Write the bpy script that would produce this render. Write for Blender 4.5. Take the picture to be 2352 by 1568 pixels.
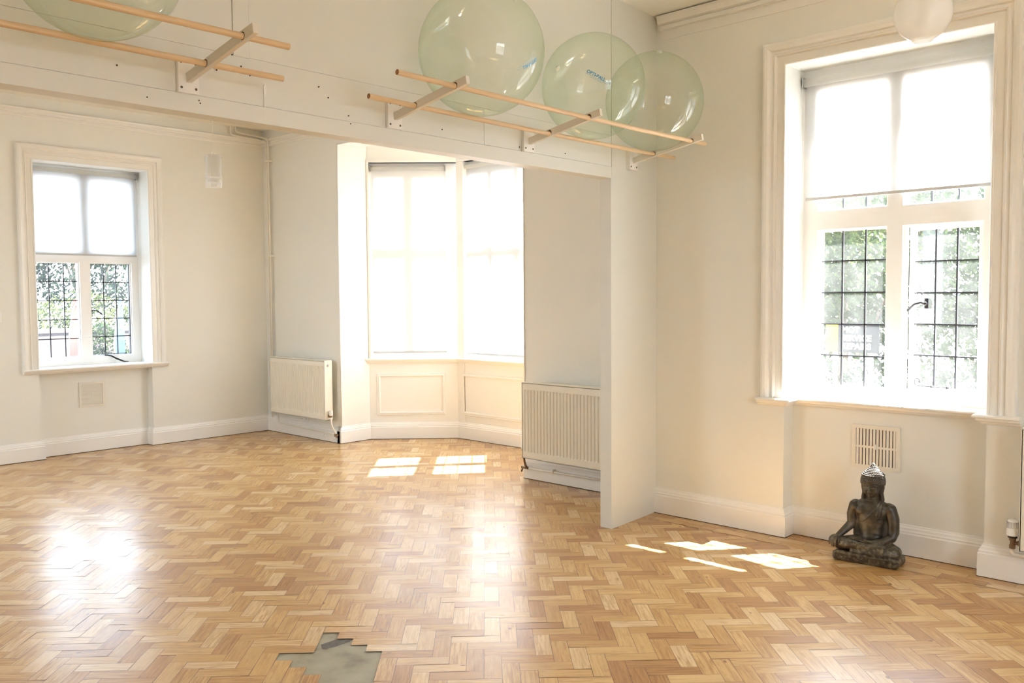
import bpy, bmesh, math, random
from mathutils import Vector, Matrix, noise
R = math.radians
S2 = math.sqrt(0.5)
for o in list(bpy.data.objects):
    bpy.data.objects.remove(o)
scn = bpy.context.scene
COL = scn.collection

# ---------------------------------------------------------------- camera
cam = bpy.data.objects.new('camera', bpy.data.cameras.new('camera'))
COL.objects.link(cam)
cam.data.sensor_width = 36.0
cam.data.lens = 1995.0 / 2352.0 * 36.0
cam.data.clip_start = 0.05
cam.data.clip_end = 300
yaw, pit, rol = R(43.27), R(-2.989), R(-0.416)
fw = Vector((math.cos(yaw) * math.cos(pit), math.sin(yaw) * math.cos(pit), math.sin(pit)))
rt = Vector((math.sin(yaw), -math.cos(yaw), 0))
up = rt.cross(fw)
c_, s_ = math.cos(rol), math.sin(rol)
r2 = rt * c_ + up * s_
u2 = up * c_ - rt * s_
m = Matrix((r2, u2, -fw)).transposed().to_4x4()
m.translation = Vector((0, 0, 1.5))
cam.matrix_world = m
scn.camera = cam

# ---------------------------------------------------------------- sky, sun, exposure
W = bpy.data.worlds.new('sky')
scn.world = W
W.use_nodes = True
nt = W.node_tree
bg = nt.nodes['Background']
tc = nt.nodes.new('ShaderNodeTexCoord')
sx = nt.nodes.new('ShaderNodeSeparateXYZ')
rp = nt.nodes.new('ShaderNodeValToRGB')
nt.links.new(tc.outputs['Generated'], sx.inputs[0])
nt.links.new(sx.outputs['Z'], rp.inputs[0])
nt.links.new(rp.outputs[0], bg.inputs['Color'])
rp.color_ramp.elements[0].position = 0.0
rp.color_ramp.elements[0].color = (0.80, 0.905, 1.0, 1)
rp.color_ramp.elements[1].position = 0.8
rp.color_ramp.elements[1].color = (0.62, 0.79, 1.0, 1)
bg.inputs['Strength'].default_value = 1.0

SUND = Vector((-1.0, 0.80, -2.02)).normalized()
sl = bpy.data.lights.new('sun', 'SUN')
sl.energy = 8.0
sl.angle = R(0.6)
sl.color = (1.0, 0.975, 0.935)
so = bpy.data.objects.new('sun', sl)
COL.objects.link(so)
so.rotation_mode = 'QUATERNION'
so.rotation_quaternion = SUND.to_track_quat('-Z', 'Y')
so.location = (20, -12, 30)


def portal(loc, normal, w, h):
    l = bpy.data.lights.new('portal', 'AREA')
    l.shape = 'RECTANGLE'
    l.size, l.size_y = w, h
    l.cycles.is_portal = True
    o = bpy.data.objects.new('sky_portal', l)
    COL.objects.link(o)
    o.location = loc
    z = -Vector(normal)
    y = Vector((0, 0, 1))
    x = y.cross(z).normalized()
    o.rotation_euler = Matrix((x, y, z)).transposed().to_euler()


portal((5.42, 1.86, 1.86), (-1, 0, 0), 1.14, 2.05)
portal((3.395, 9.22, 1.81), (0, -1, 0), 1.08, 1.95)
portal((6.06, 7.10, 1.87), (-S2, -S2, 0), 0.94, 2.05)
portal((6.06, 5.06, 1.87), (-S2, S2, 0), 0.94, 2.05)
portal((6.47, 6.08, 1.87), (-1, 0, 0), 1.2, 2.05)
for a_, b_ in ((6.6, 8.0),):
    portal((-2.05, (a_ + b_) / 2, 1.82), (1, 0, 0), b_ - a_, 1.95)
portal((1.8, -2.85, 1.8), (0, 1, 0), 1.6, 1.9)
portal((.74, 9.22, 1.81), (0, -1, 0), 1.08, 1.95)

vs = scn.view_settings
vs.view_transform = 'Standard'
vs.look = 'None'
vs.gamma = 1
vs.use_curve_mapping = False
vs.exposure = 3.79
cy = scn.cycles
cy.max_bounces = 12
cy.diffuse_bounces = 7
cy.glossy_bounces = 4
cy.transmission_bounces = 6
cy.transparent_max_bounces = 24
cy.sample_clamp_indirect = 6
cy.caustics_reflective = False
cy.caustics_refractive = False
cy.use_denoising = True


# ---------------------------------------------------------------- helpers
def tag(o, label=None, cat=None, group=None, kind=None):
    if label: o['label'] = label
    if cat: o['category'] = cat
    if group: o['group'] = group
    if kind: o['kind'] = kind
    return o


def empty(name, loc=(0, 0, 0), rz=0.0, parent=None):
    o = bpy.data.objects.new(name, None)
    COL.objects.link(o)
    o.empty_display_size = 0.1
    o.location = loc
    o.rotation_euler = (0, 0, rz)
    if parent: o.parent = parent
    return o


def obj(name, bm, mt, parent=None, smooth=False, sharp=None):
    me = bpy.data.meshes.new(name)
    bm.normal_update()
    bm.to_mesh(me)
    bm.free()
    for mm in (mt if isinstance(mt, (list, tuple)) else [mt]):
        me.materials.append(mm)
    if smooth or sharp:
        for p in me.polygons: p.use_smooth = True
    if sharp:
        me.set_sharp_from_angle(angle=R(sharp))
    o = bpy.data.objects.new(name, me)
    COL.objects.link(o)
    if parent:
        o.parent = parent
    return o


def setw(o):
    """keep world coordinates of a mesh written in world space under a located parent"""
    p = o.parent
    M = Matrix.Identity(4)
    ch = []
    while p:
        ch.append(Matrix.LocRotScale(p.location, p.rotation_euler, p.scale))
        p = p.parent
    for a in reversed(ch):
        M = M @ a
    o.matrix_parent_inverse = Matrix.Identity(4)
    o.data.transform(M.inverted())
    return o


def box(bm, x0, x1, y0, y1, z0, z1, M=None, bev=0.0):
    t = bmesh.new()
    bmesh.ops.create_cube(t, size=1)
    for v in t.verts:
        v.co = Vector((x0 + (v.co.x + .5) * (x1 - x0), y0 + (v.co.y + .5) * (y1 - y0), z0 + (v.co.z + .5) * (z1 - z0)))
    if bev:
        bmesh.ops.bevel(t, geom=list(t.edges), offset=bev, segments=2, profile=.5, affect='EDGES')
    if M is not None: t.transform(M)
    merge(bm, t)
    return bm


def merge(bm, t):
    me = bpy.data.meshes.new('tmp')
    t.to_mesh(me)
    t.free()
    bm.from_mesh(me)
    bpy.data.meshes.remove(me)


def cyl(bm, p0, p1, r0, r1=None, n=20, caps=True):
    if r1 is None: r1 = r0
    p0, p1 = Vector(p0), Vector(p1)
    d = p1 - p0
    t = bmesh.new()
    bmesh.ops.create_cone(t, cap_ends=caps, segments=n, radius1=r0, radius2=r1, depth=d.length)
    q = Vector((0, 0, 1)).rotation_difference(d.normalized())
    t.transform(Matrix.Translation((p0 + p1) / 2) @ q.to_matrix().to_4x4())
    merge(bm, t)


def ball(bm, c, r, sub=3, sc=(1, 1, 1), M=None):
    t = bmesh.new()
    bmesh.ops.create_icosphere(t, subdivisions=sub, radius=r)
    t.transform(Matrix.Translation(c) @ (M if M is not None else Matrix.Identity(4)) @ Matrix.Diagonal((sc[0], sc[1], sc[2], 1)))
    merge(bm, t)


def fillet(pts, rad, seg=5):
    pts = [Vector(p) for p in pts]
    out = [pts[0]]
    for i in range(1, len(pts) - 1):
        a, b, c = pts[i - 1], pts[i], pts[i + 1]
        r = min(rad, (a - b).length * .48, (c - b).length * .48)
        p0 = b + (a - b).normalized() * r
        p1 = b + (c - b).normalized() * r
        for k in range(seg + 1):
            t = k / seg
            out.append(p0.lerp(b, t).lerp(b.lerp(p1, t), t))
    out.append(pts[-1])
    return out


def tube(bm, pts, r, n=12, rad=0.0, radii=None):
    if rad: pts = fillet(pts, rad)
    pts = [Vector(p) for p in pts]
    rings = []
    prev = None
    for i, p in enumerate(pts):
        if i == 0: d = pts[1] - p
        elif i == len(pts) - 1: d = p - pts[i - 1]
        else: d = (pts[i + 1] - p).normalized() + (p - pts[i - 1]).normalized()
        d.normalize()
        if prev is None:
            a = Vector((0, 0, 1)) if abs(d.z) < .9 else Vector((1, 0, 0))
            x = d.cross(a).normalized()
        else:
            x = (prev - d * prev.dot(d)).normalized()
        prev = x
        y = d.cross(x)
        rr = radii[i] if radii else r
        rings.append([bm.verts.new(p + (x * math.cos(2 * math.pi * k / n) + y * math.sin(2 * math.pi * k / n)) * rr) for k in range(n)])
    for a, b in zip(rings, rings[1:]):
        for k in range(n):
            bm.faces.new((a[k], a[(k + 1) % n], b[(k + 1) % n], b[k]))
    bm.faces.new(rings[0][::-1])
    bm.faces.new(rings[-1])


def lathe(bm, prof, c=(0, 0, 0), n=32, M=None):
    t = bmesh.new()
    rings = []
    for (r, z) in prof:
        if r < 1e-6:
            rings.append([t.verts.new((0, 0, z))])
        else:
            rings.append([t.verts.new((r * math.cos(2 * math.pi * k / n), r * math.sin(2 * math.pi * k / n), z)) for k in range(n)])
    for a, b in zip(rings, rings[1:]):
        for k in range(n):
            k2 = (k + 1) % n
            if len(a) == 1 and len(b) == 1: continue
            if len(a) == 1: t.faces.new((a[0], b[k2], b[k]))
            elif len(b) == 1: t.faces.new((a[k], a[k2], b[0]))
            else: t.faces.new((a[k], a[k2], b[k2], b[k]))
    t.transform(Matrix.Translation(c) @ (M if M is not None else Matrix.Identity(4)))
    merge(bm, t)


def sweep(bm, prof, path, Q, closed=False, flip=False):
    """prof: (p, q); p runs to the left-hand side of the path (Q x dir), q along Q."""
    Q = Vector(Q)
    path = [Vector(p) for p in path]
    n = len(path)
    rings = []
    for i, p in enumerate(path):
        if closed:
            d0 = (p - path[i - 1]).normalized()
            d1 = (path[(i + 1) % n] - p).normalized()
        else:
            d0 = (p - path[i - 1]).normalized() if i else (path[1] - p).normalized()
            d1 = (path[i + 1] - p).normalized() if i < n - 1 else d0
        n0, n1 = Q.cross(d0), Q.cross(d1)
        mvec = (n0 + n1)
        mvec = mvec / max(.2, mvec.dot(n0))
        if flip: mvec = -mvec
        rings.append([bm.verts.new(p + mvec * a + Q * b) for a, b in prof])
    pairs = list(zip(rings, rings[1:]))
    if closed: pairs.append((rings[-1], rings[0]))
    k = len(prof)
    for a, b in pairs:
        for j in range(k):
            j2 = (j + 1) % k
            bm.faces.new((a[j], a[j2], b[j2], b[j]))
    if not closed:
        bm.faces.new(rings[0][::-1])
        bm.faces.new(rings[-1])
    bmesh.ops.recalc_face_normals(bm, faces=list(bm.faces))


# ---------------------------------------------------------------- materials
def nodes(name):
    mt = bpy.data.materials.new(name)
    mt.use_nodes = True
    t = mt.node_tree
    return mt, t, t.nodes, t.links, t.nodes['Principled BSDF']


def paint(name, col, rough=.5, var=.03, bump=.15, scale=6.0, spec=.4, metal=0.0):
    mt, t, N, L, p = nodes(name)
    tcn = N.new('ShaderNodeTexCoord')
    n1 = N.new('ShaderNodeTexNoise')
    n1.inputs['Scale'].default_value = scale
    n1.inputs['Detail'].default_value = 5
    L.new(tcn.outputs['Object'], n1.inputs['Vector'])
    mx = N.new('ShaderNodeMix')
    mx.data_type = 'RGBA'
    c = Vector(col)
    mx.inputs[6].default_value = (*(c * (1 - var)), 1)
    mx.inputs[7].default_value = (*[min(1, k) for k in (c * (1 + var))], 1)
    L.new(n1.outputs['Fac'], mx.inputs[0])
    L.new(mx.outputs[2], p.inputs['Base Color'])
    p.inputs['Roughness'].default_value = rough
    p.inputs['Specular IOR Level'].default_value = spec
    p.inputs['Metallic'].default_value = metal
    if bump:
        n2 = N.new('ShaderNodeTexNoise')
        n2.inputs['Scale'].default_value = scale * 5
        n2.inputs['Detail'].default_value = 3
        L.new(tcn.outputs['Object'], n2.inputs['Vector'])
        b = N.new('ShaderNodeBump')
        b.inputs['Strength'].default_value = bump
        b.inputs['Distance'].default_value = .004
        L.new(n2.outputs['Fac'], b.inputs['Height'])
        L.new(b.outputs[0], p.inputs['Normal'])
    return mt


M_wall = paint('cream_wall_paint', (0.79, 0.789, 0.745), .6, .012, .12, 3)
M_part = paint('partition_paint', (0.735, 0.745, 0.71), .42, .015, .1, 3)
M_ceil = paint('ceiling_paint', (0.88, 0.87, 0.81), .8, .01, .1, 3)
M_trim = paint('white_gloss_paint', (0.85, 0.845, 0.825), .3, .012, .06, 5, .5)
M_casing = paint('ivory_gloss_paint', (0.82, 0.81, 0.77), .28, .012, .06, 5, .5)
M_winp = paint('window_white_paint', (0.90, 0.90, 0.895), .3, .01, .04, 5, .5)
M_rad = paint('radiator_enamel', (0.80, 0.775, 0.685), .3, .01, .03, 8, .5)
M_pipe = paint('painted_pipe', (0.82, 0.80, 0.73), .35, .02, .08, 20)
M_bracket = paint('bracket_paint', (0.74, 0.71, 0.65), .4, .02, .1, 20)
M_iron = paint('black_iron', (0.02, 0.02, 0.022), .45, .1, .1, 30)
M_lead = paint('lead_came', (0.05, 0.052, 0.06), .5, .1, .1, 30)
M_screw = paint('brass_screw', (0.16, 0.12, 0.07), .45, .1, .1, 60, .5, .8)
M_hole = paint('dark_hole', (0.10, 0.055, 0.03), .8, .1, 0, 30)
M_copper = paint('aged_brass', (0.23, 0.15, 0.09), .4, .15, .1, 60, .5, .8)
M_chrome = paint('nickel', (0.6, 0.6, 0.6), .25, .05, 0, 30, .5, 1.0)
M_plastic = paint('white_plastic', (0.82, 0.82, 0.80), .35, .01, 0, 10, .5)
M_greypl = paint('grey_plastic', (0.42, 0.42, 0.43), .4, .02, 0, 10, .5)
M_blackpl = paint('black_plastic', (0.02, 0.02, 0.02), .4, .02, 0, 10, .5)
M_vent = paint('painted_grille', (0.78, 0.745, 0.66), .4, .01, .05, 20)
M_ventdark = paint('grille_void', (0.06, 0.05, 0.04), .9, .05, 0, 10)
M_gapline = paint('floor_edge_dark', (0.07, 0.045, 0.028), .9, .3, .2, 40)  # plain dark tone for the strip under the baseboards


def wood(name, c1, c2, scale=(1, 1, 1), rough=.5, axis='X'):
    mt, t, N, L, p = nodes(name)
    tcn = N.new('ShaderNodeTexCoord')
    mp = N.new('ShaderNodeMapping')
    mp.inputs['Scale'].default_value = scale
    L.new(tcn.outputs['Object'], mp.inputs[0])
    n = N.new('ShaderNodeTexNoise')
    n.inputs['Scale'].default_value = 10
    n.inputs['Detail'].default_value = 6
    L.new(mp.outputs[0], n.inputs['Vector'])
    r = N.new('ShaderNodeValToRGB')
    r.color_ramp.elements[0].position = .3
    r.color_ramp.elements[0].color = (*c1, 1)
    r.color_ramp.elements[1].position = .7
    r.color_ramp.elements[1].color = (*c2, 1)
    L.new(n.outputs['Fac'], r.inputs[0])
    L.new(r.outputs[0], p.inputs['Base Color'])
    p.inputs['Roughness'].default_value = rough
    return mt


M_rod = wood('pine_dowel', (0.66, 0.47, 0.27), (0.76, 0.58, 0.37), (.6, 14, 14), .5)
M_rodend = paint('dowel_end_grain', (0.35, 0.17, 0.08), .7, .1, .1, 60)


def schlick(t, f0=.04, mult=1.0):
    N, L = t.nodes, t.links
    lw = N.new('ShaderNodeLayerWeight')
    lw.inputs[0].default_value = .5
    pw = N.new('ShaderNodeMath'); pw.operation = 'POWER'
    pw.inputs[1].default_value = 5
    L.new(lw.outputs['Facing'], pw.inputs[0])
    mr = N.new('ShaderNodeMapRange')
    mr.inputs[3].default_value = f0
    mr.inputs[4].default_value = mult
    L.new(pw.outputs[0], mr.inputs[0])
    return mr.outputs[0]


def glass_mat(name, dirt, dcol=(0.85, 0.88, 0.9)):
    mt, t, N, L, p = nodes(name)
    N.remove(p)
    out = N['Material Output']
    tr = N.new('ShaderNodeBsdfTransparent')
    gl = N.new('ShaderNodeBsdfGlossy')
    gl.inputs['Roughness'].default_value = .03
    mx = N.new('ShaderNodeMixShader')
    L.new(schlick(t, .025, .6), mx.inputs[0])
    L.new(tr.outputs[0], mx.inputs[1])
    L.new(gl.outputs[0], mx.inputs[2])
    df = N.new('ShaderNodeBsdfDiffuse')
    df.inputs[0].default_value = (*dcol, 1)
    tl = N.new('ShaderNodeBsdfTranslucent')
    tl.inputs[0].default_value = (*dcol, 1)
    m2 = N.new('ShaderNodeMixShader')
    m2.inputs[0].default_value = .6
    L.new(df.outputs[0], m2.inputs[1])
    L.new(tl.outputs[0], m2.inputs[2])
    n = N.new('ShaderNodeTexNoise')
    n.inputs['Scale'].default_value = 7
    n.inputs['Detail'].default_value = 6
    tcn = N.new('ShaderNodeTexCoord')
    L.new(tcn.outputs['Object'], n.inputs['Vector'])
    mr = N.new('ShaderNodeMapRange')
    mr.inputs[1].default_value = .3
    mr.inputs[2].default_value = .75
    mr.inputs[3].default_value = dirt * .6
    mr.inputs[4].default_value = dirt * 1.4
    L.new(n.outputs['Fac'], mr.inputs[0])
    m3 = N.new('ShaderNodeMixShader')
    L.new(mr.outputs[0], m3.inputs[0])
    L.new(mx.outputs[0], m3.inputs[1])
    L.new(m2.outputs[0], m3.inputs[2])
    L.new(m3.outputs[0], out.inputs[0])
    return mt


M_glass = glass_mat('dusty_window_glass', .035)
M_glass5 = glass_mat('dusty_window_glass_sunlit', .026)


def blind_mat(name, openf, col=(0.94, 0.95, 0.96)):
    mt, t, N, L, p = nodes(name)
    N.remove(p)
    out = N['Material Output']
    tr = N.new('ShaderNodeBsdfTransparent')
    df = N.new('ShaderNodeBsdfDiffuse')
    df.inputs[0].default_value = (*col, 1)
    tl = N.new('ShaderNodeBsdfTranslucent')
    tl.inputs[0].default_value = (*col, 1)
    m2 = N.new('ShaderNodeMixShader')
    m2.inputs[0].default_value = .72
    L.new(df.outputs[0], m2.inputs[1])
    L.new(tl.outputs[0], m2.inputs[2])
    m3 = N.new('ShaderNodeMixShader')
    m3.inputs[0].default_value = 1 - openf
    L.new(tr.outputs[0], m3.inputs[1])
    L.new(m2.outputs[0], m3.inputs[2])
    L.new(m3.outputs[0], out.inputs[0])
    return mt


M_blind = blind_mat('sheer_blind_fabric', .07)
M_blind1 = blind_mat('blind_fabric_toned_down', .08, (0.80, 0.81, 0.82))  # sheer fabric with darkened colour, so the backlit blind does not burn out
M_blind3 = blind_mat('blind_fabric_brightened', .15, (0.95, 0.955, 0.96))  # sheer fabric lightened and opened to raise its backlit brightness and floor glare
M_blindfront = blind_mat('blind_fabric_on_roller', .0, (0.85, 0.85, 0.82))


def ball_mat():
    mt, t, N, L, p = nodes('clear_green_vinyl')
    N.remove(p)
    out = N['Material Output']
    lw = N.new('ShaderNodeLayerWeight')
    lw.inputs[0].default_value = .25
    r = N.new('ShaderNodeValToRGB')
    r.color_ramp.elements[0].position = .0
    r.color_ramp.elements[0].color = (0.985, 0.995, 0.975, 1)
    r.color_ramp.elements[1].position = .75
    r.color_ramp.elements[1].color = (0.86, 0.935, 0.835, 1)
    L.new(lw.outputs['Facing'], r.inputs[0])
    tr = N.new('ShaderNodeBsdfTransparent')
    L.new(r.outputs[0], tr.inputs[0])
    df = N.new('ShaderNodeBsdfTranslucent')
    df.inputs[0].default_value = (0.80, 0.88, 0.77, 1)
    d2 = N.new('ShaderNodeBsdfDiffuse')
    d2.inputs[0].default_value = (0.80, 0.88, 0.77, 1)
    md = N.new('ShaderNodeMixShader')
    L.new(df.outputs[0], md.inputs[1])
    L.new(d2.outputs[0], md.inputs[2])
    mr = N.new('ShaderNodeMapRange')
    mr.inputs[3].default_value = .035
    mr.inputs[4].default_value = .13
    L.new(lw.outputs['Facing'], mr.inputs[0])
    m1 = N.new('ShaderNodeMixShader')
    L.new(mr.outputs[0], m1.inputs[0])
    L.new(tr.outputs[0], m1.inputs[1])
    L.new(md.outputs[0], m1.inputs[2])
    gl = N.new('ShaderNodeBsdfGlossy')
    gl.inputs['Roughness'].default_value = .04
    m2 = N.new('ShaderNodeMixShader')
    L.new(schlick(t, .05, .6), m2.inputs[0])
    L.new(m1.outputs[0], m2.inputs[1])
    L.new(gl.outputs[0], m2.inputs[2])
    # moulded rings near both poles
    tcn = N.new('ShaderNodeTexCoord')
    sp = N.new('ShaderNodeSeparateXYZ')
    L.new(tcn.outputs['Object'], sp.inputs[0])
    ab = N.new('ShaderNodeMath'); ab.operation = 'ABSOLUTE'
    L.new(sp.outputs['Z'], ab.inputs[0])
    ml = N.new('ShaderNodeMath'); ml.operation = 'MULTIPLY'
    ml.inputs[1].default_value = 28
    L.new(ab.outputs[0], ml.inputs[0])
    fc = N.new('ShaderNodeMath'); fc.operation = 'FRACT'
    L.new(ml.outputs[0], fc.inputs[0])
    sb = N.new('ShaderNodeMath'); sb.operation = 'LESS_THAN'
    sb.inputs[1].default_value = .12
    L.new(fc.outputs[0], sb.inputs[0])
    gt = N.new('ShaderNodeMath'); gt.operation = 'GREATER_THAN'
    gt.inputs[1].default_value = .13
    L.new(ab.outputs[0], gt.inputs[0])
    mm = N.new('ShaderNodeMath'); mm.operation = 'MULTIPLY'
    L.new(sb.outputs[0], mm.inputs[0])
    L.new(gt.outputs[0], mm.inputs[1])
    b = N.new('ShaderNodeBump')
    b.inputs['Strength'].default_value = .6
    b.inputs['Distance'].default_value = .004
    L.new(mm.outputs[0], b.inputs['Height'])
    for s in (gl, df, d2):
        L.new(b.outputs[0], s.inputs['Normal'])
    L.new(m2.outputs[0], out.inputs[0])
    return mt


M_ball = ball_mat()
M_ink = paint('blue_print_ink', (0.16, 0.42, 0.68), .5, .05, 0, 10)


def frosted(name, tr_amt, col=(0.9, 0.91, 0.9)):
    mt, t, N, L, p = nodes(name)
    N.remove(p)
    out = N['Material Output']
    tr = N.new('ShaderNodeBsdfTransparent')
    df = N.new('ShaderNodeBsdfDiffuse'); df.inputs[0].default_value = (*col, 1)
    tl = N.new('ShaderNodeBsdfTranslucent'); tl.inputs[0].default_value = (*col, 1)
    gl = N.new('ShaderNodeBsdfGlossy'); gl.inputs['Roughness'].default_value = .2
    m1 = N.new('ShaderNodeMixShader'); m1.inputs[0].default_value = .5
    L.new(df.outputs[0], m1.inputs[1]); L.new(tl.outputs[0], m1.inputs[2])
    m2 = N.new('ShaderNodeMixShader'); m2.inputs[0].default_value = 1 - tr_amt
    L.new(tr.outputs[0], m2.inputs[1]); L.new(m1.outputs[0], m2.inputs[2])
    m3 = N.new('ShaderNodeMixShader')
    L.new(schlick(t, .03, .5), m3.inputs[0]); L.new(m2.outputs[0], m3.inputs[1]); L.new(gl.outputs[0], m3.inputs[2])
    L.new(m3.outputs[0], out.inputs[0])
    return mt


M_frost = frosted('frosted_glass', .38, (0.97, 0.98, 0.97))
M_frost2 = frosted('clear_lower_glass', .8)


def floor_mat():
    mt, t, N, L, p = nodes('pine_parquet')
    ue = N.new('ShaderNodeUVMap'); ue.uv_map = 'edge'
    ud = N.new('ShaderNodeUVMap'); ud.uv_map = 'dims'
    ur = N.new('ShaderNodeUVMap'); ur.uv_map = 'rnd'
    se = N.new('ShaderNodeSeparateXYZ'); L.new(ue.outputs[0], se.inputs[0])
    sd = N.new('ShaderNodeSeparateXYZ'); L.new(ud.outputs[0], sd.inputs[0])
    sr = N.new('ShaderNodeSeparateXYZ'); L.new(ur.outputs[0], sr.inputs[0])

    def math_(op, a, b=None):
        n = N.new('ShaderNodeMath'); n.operation = op
        for i, v in enumerate((a, b)):
            if v is None: continue
            if isinstance(v, (int, float)): n.inputs[i].default_value = v
            else: L.new(v, n.inputs[i])
        return n.outputs[0]
    u, v = se.outputs['X'], se.outputs['Y']
    d = math_('MINIMUM', math_('MINIMUM', u, math_('SUBTRACT', sd.outputs['X'], u)),
              math_('MINIMUM', v, math_('SUBTRACT', sd.outputs['Y'], v)))
    r1, r2_ = sr.outputs['X'], sr.outputs['Y']
    # grain space
    cb = N.new('ShaderNodeCombineXYZ')
    L.new(math_('ADD', math_('MULTIPLY', u, 2.2), math_('MULTIPLY', r1, 37)), cb.inputs[0])
    L.new(math_('ADD', math_('MULTIPLY', v, 30.0), math_('MULTIPLY', r2_, 91)), cb.inputs[1])
    L.new(math_('MULTIPLY', r1, 11), cb.inputs[2])
    g1 = N.new('ShaderNodeTexNoise')
    g1.inputs['Scale'].default_value = 3.2
    g1.inputs['Detail'].default_value = 5
    g1.inputs['Distortion'].default_value = .6
    L.new(cb.outputs[0], g1.inputs['Vector'])
    # base tone per block
    ramp = N.new('ShaderNodeValToRGB')
    e = ramp.color_ramp.elements
    e[0].position = 0; e[0].color = (0.44, 0.225, 0.075, 1)
    e[1].position = 1; e[1].color = (0.76, 0.575, 0.33, 1)
    for pos, c in ((.18, (0.53, 0.305, 0.105)), (.5, (0.62, 0.390, 0.145)), (.82, (0.68, 0.455, 0.190))):
        k = e.new(pos); k.color = (*c, 1)
    L.new(r1, ramp.inputs[0])
    # grain darkening
    gr = N.new('ShaderNodeValToRGB')
    gr.color_ramp.elements[0].position = .28; gr.color_ramp.elements[0].color = (0.64, 0.50, 0.36, 1)
    gr.color_ramp.elements[1].position = .62; gr.color_ramp.elements[1].color = (1.04, 1.04, 1.04, 1)
    L.new(g1.outputs['Fac'], gr.inputs[0])
    mxg = N.new('ShaderNodeMix'); mxg.data_type = 'RGBA'; mxg.blend_type = 'MULTIPLY'
    L.new(math_('MULTIPLY', math_('ADD', r2_, .35), .85), mxg.inputs[0])
    L.new(ramp.outputs[0], mxg.inputs[6]); L.new(gr.outputs[0], mxg.inputs[7])
    # stains: large soft patches in block space
    cb2 = N.new('ShaderNodeCombineXYZ')
    L.new(math_('ADD', math_('MULTIPLY', u, 8), math_('MULTIPLY', r2_, 53)), cb2.inputs[0])
    L.new(math_('ADD', math_('MULTIPLY', v, 16), math_('MULTIPLY', r1, 71)), cb2.inputs[1])
    st = N.new('ShaderNodeTexNoise'); st.inputs['Scale'].default_value = 1.6; st.inputs['Detail'].default_value = 3
    L.new(cb2.outputs[0], st.inputs['Vector'])
    stm = N.new('ShaderNodeMapRange'); stm.inputs[1].default_value = .56; stm.inputs[2].default_value = .8
    stm.inputs[3].default_value = 0; stm.inputs[4].default_value = .55
    L.new(st.outputs['Fac'], stm.inputs[0])
    mxs = N.new('ShaderNodeMix'); mxs.data_type = 'RGBA'
    mxs.inputs[7].default_value = (0.40, 0.19, 0.07, 1)
    L.new(stm.outputs[0], mxs.inputs[0]); L.new(mxg.outputs[2], mxs.inputs[6])
    # knots
    vo = N.new('ShaderNodeTexVoronoi'); vo.inputs['Scale'].default_value = 1.0
    cb3 = N.new('ShaderNodeCombineXYZ')
    L.new(math_('ADD', math_('MULTIPLY', u, 8), math_('MULTIPLY', r1, 29)), cb3.inputs[0])
    L.new(math_('ADD', math_('MULTIPLY', v, 14), math_('MULTIPLY', r2_, 17)), cb3.inputs[1])
    L.new(cb3.outputs[0], vo.inputs['Vector'])
    km = N.new('ShaderNodeMapRange'); km.inputs[1].default_value = .06; km.inputs[2].default_value = .13
    km.inputs[3].default_value = .85; km.inputs[4].default_value = 0
    L.new(vo.outputs['Distance'], km.inputs[0])
    kc = N.new('ShaderNodeSeparateColor'); L.new(vo.outputs['Color'], kc.inputs[0])
    kf = math_('MULTIPLY', km.outputs[0], math_('LESS_THAN', kc.outputs[0], .42))
    mxk = N.new('ShaderNodeMix'); mxk.data_type = 'RGBA'
    mxk.inputs[7].default_value = (0.22, 0.09, 0.035, 1)
    L.new(kf, mxk.inputs[0]); L.new(mxs.outputs[2], mxk.inputs[6])
    # gaps
    gm = N.new('ShaderNodeMapRange'); gm.inputs[1].default_value = .0006; gm.inputs[2].default_value = .0017
    gm.inputs[3].default_value = .8; gm.inputs[4].default_value = 0
    L.new(d, gm.inputs[0])
    mxe = N.new('ShaderNodeMix'); mxe.data_type = 'RGBA'
    mxe.inputs[7].default_value = (0.10, 0.045, 0.02, 1)
    L.new(gm.outputs[0], mxe.inputs[0]); L.new(mxk.outputs[2], mxe.inputs[6])
    L.new(mxe.outputs[2], p.inputs['Base Color'])
    # varnish
    tcn = N.new('ShaderNodeTexCoord')
    w = N.new('ShaderNodeTexNoise'); w.inputs['Scale'].default_value = 2.2; w.inputs['Detail'].default_value = 6
    L.new(tcn.outputs['Object'], w.inputs['Vector'])
    rr = N.new('ShaderNodeMapRange'); rr.inputs[1].default_value = .3; rr.inputs[2].default_value = .7
    rr.inputs[3].default_value = .30; rr.inputs[4].default_value = .44
    L.new(w.outputs['Fac'], rr.inputs[0])
    L.new(math_('ADD', rr.outputs[0], math_('MULTIPLY', r2_, .05)), p.inputs['Roughness'])
    p.inputs['Specular IOR Level'].default_value = .3
    p.inputs['Coat Weight'].default_value = .62
    p.inputs['Coat Roughness'].default_value = .25
    p.inputs['Coat IOR'].default_value = 1.55
    bp = N.new('ShaderNodeBump'); bp.inputs['Strength'].default_value = .25; bp.inputs['Distance'].default_value = .0015
    hs = math_('ADD', math_('MULTIPLY', g1.outputs['Fac'], .5), math_('MULTIPLY', gm.outputs[0], -1.2))
    L.new(hs, bp.inputs['Height'])
    L.new(bp.outputs[0], p.inputs['Normal'])
    bp2 = N.new('ShaderNodeBump'); bp2.inputs['Strength'].default_value = .12; bp2.inputs['Distance'].default_value = .003
    w2 = N.new('ShaderNodeTexNoise'); w2.inputs['Scale'].default_value = 9; w2.inputs['Detail'].default_value = 3
    L.new(tcn.outputs['Object'], w2.inputs['Vector'])
    L.new(w2.outputs['Fac'], bp2.inputs['Height'])
    L.new(bp2.outputs[0], p.inputs['Coat Normal'])
    return mt


M_floor = floor_mat()


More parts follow.
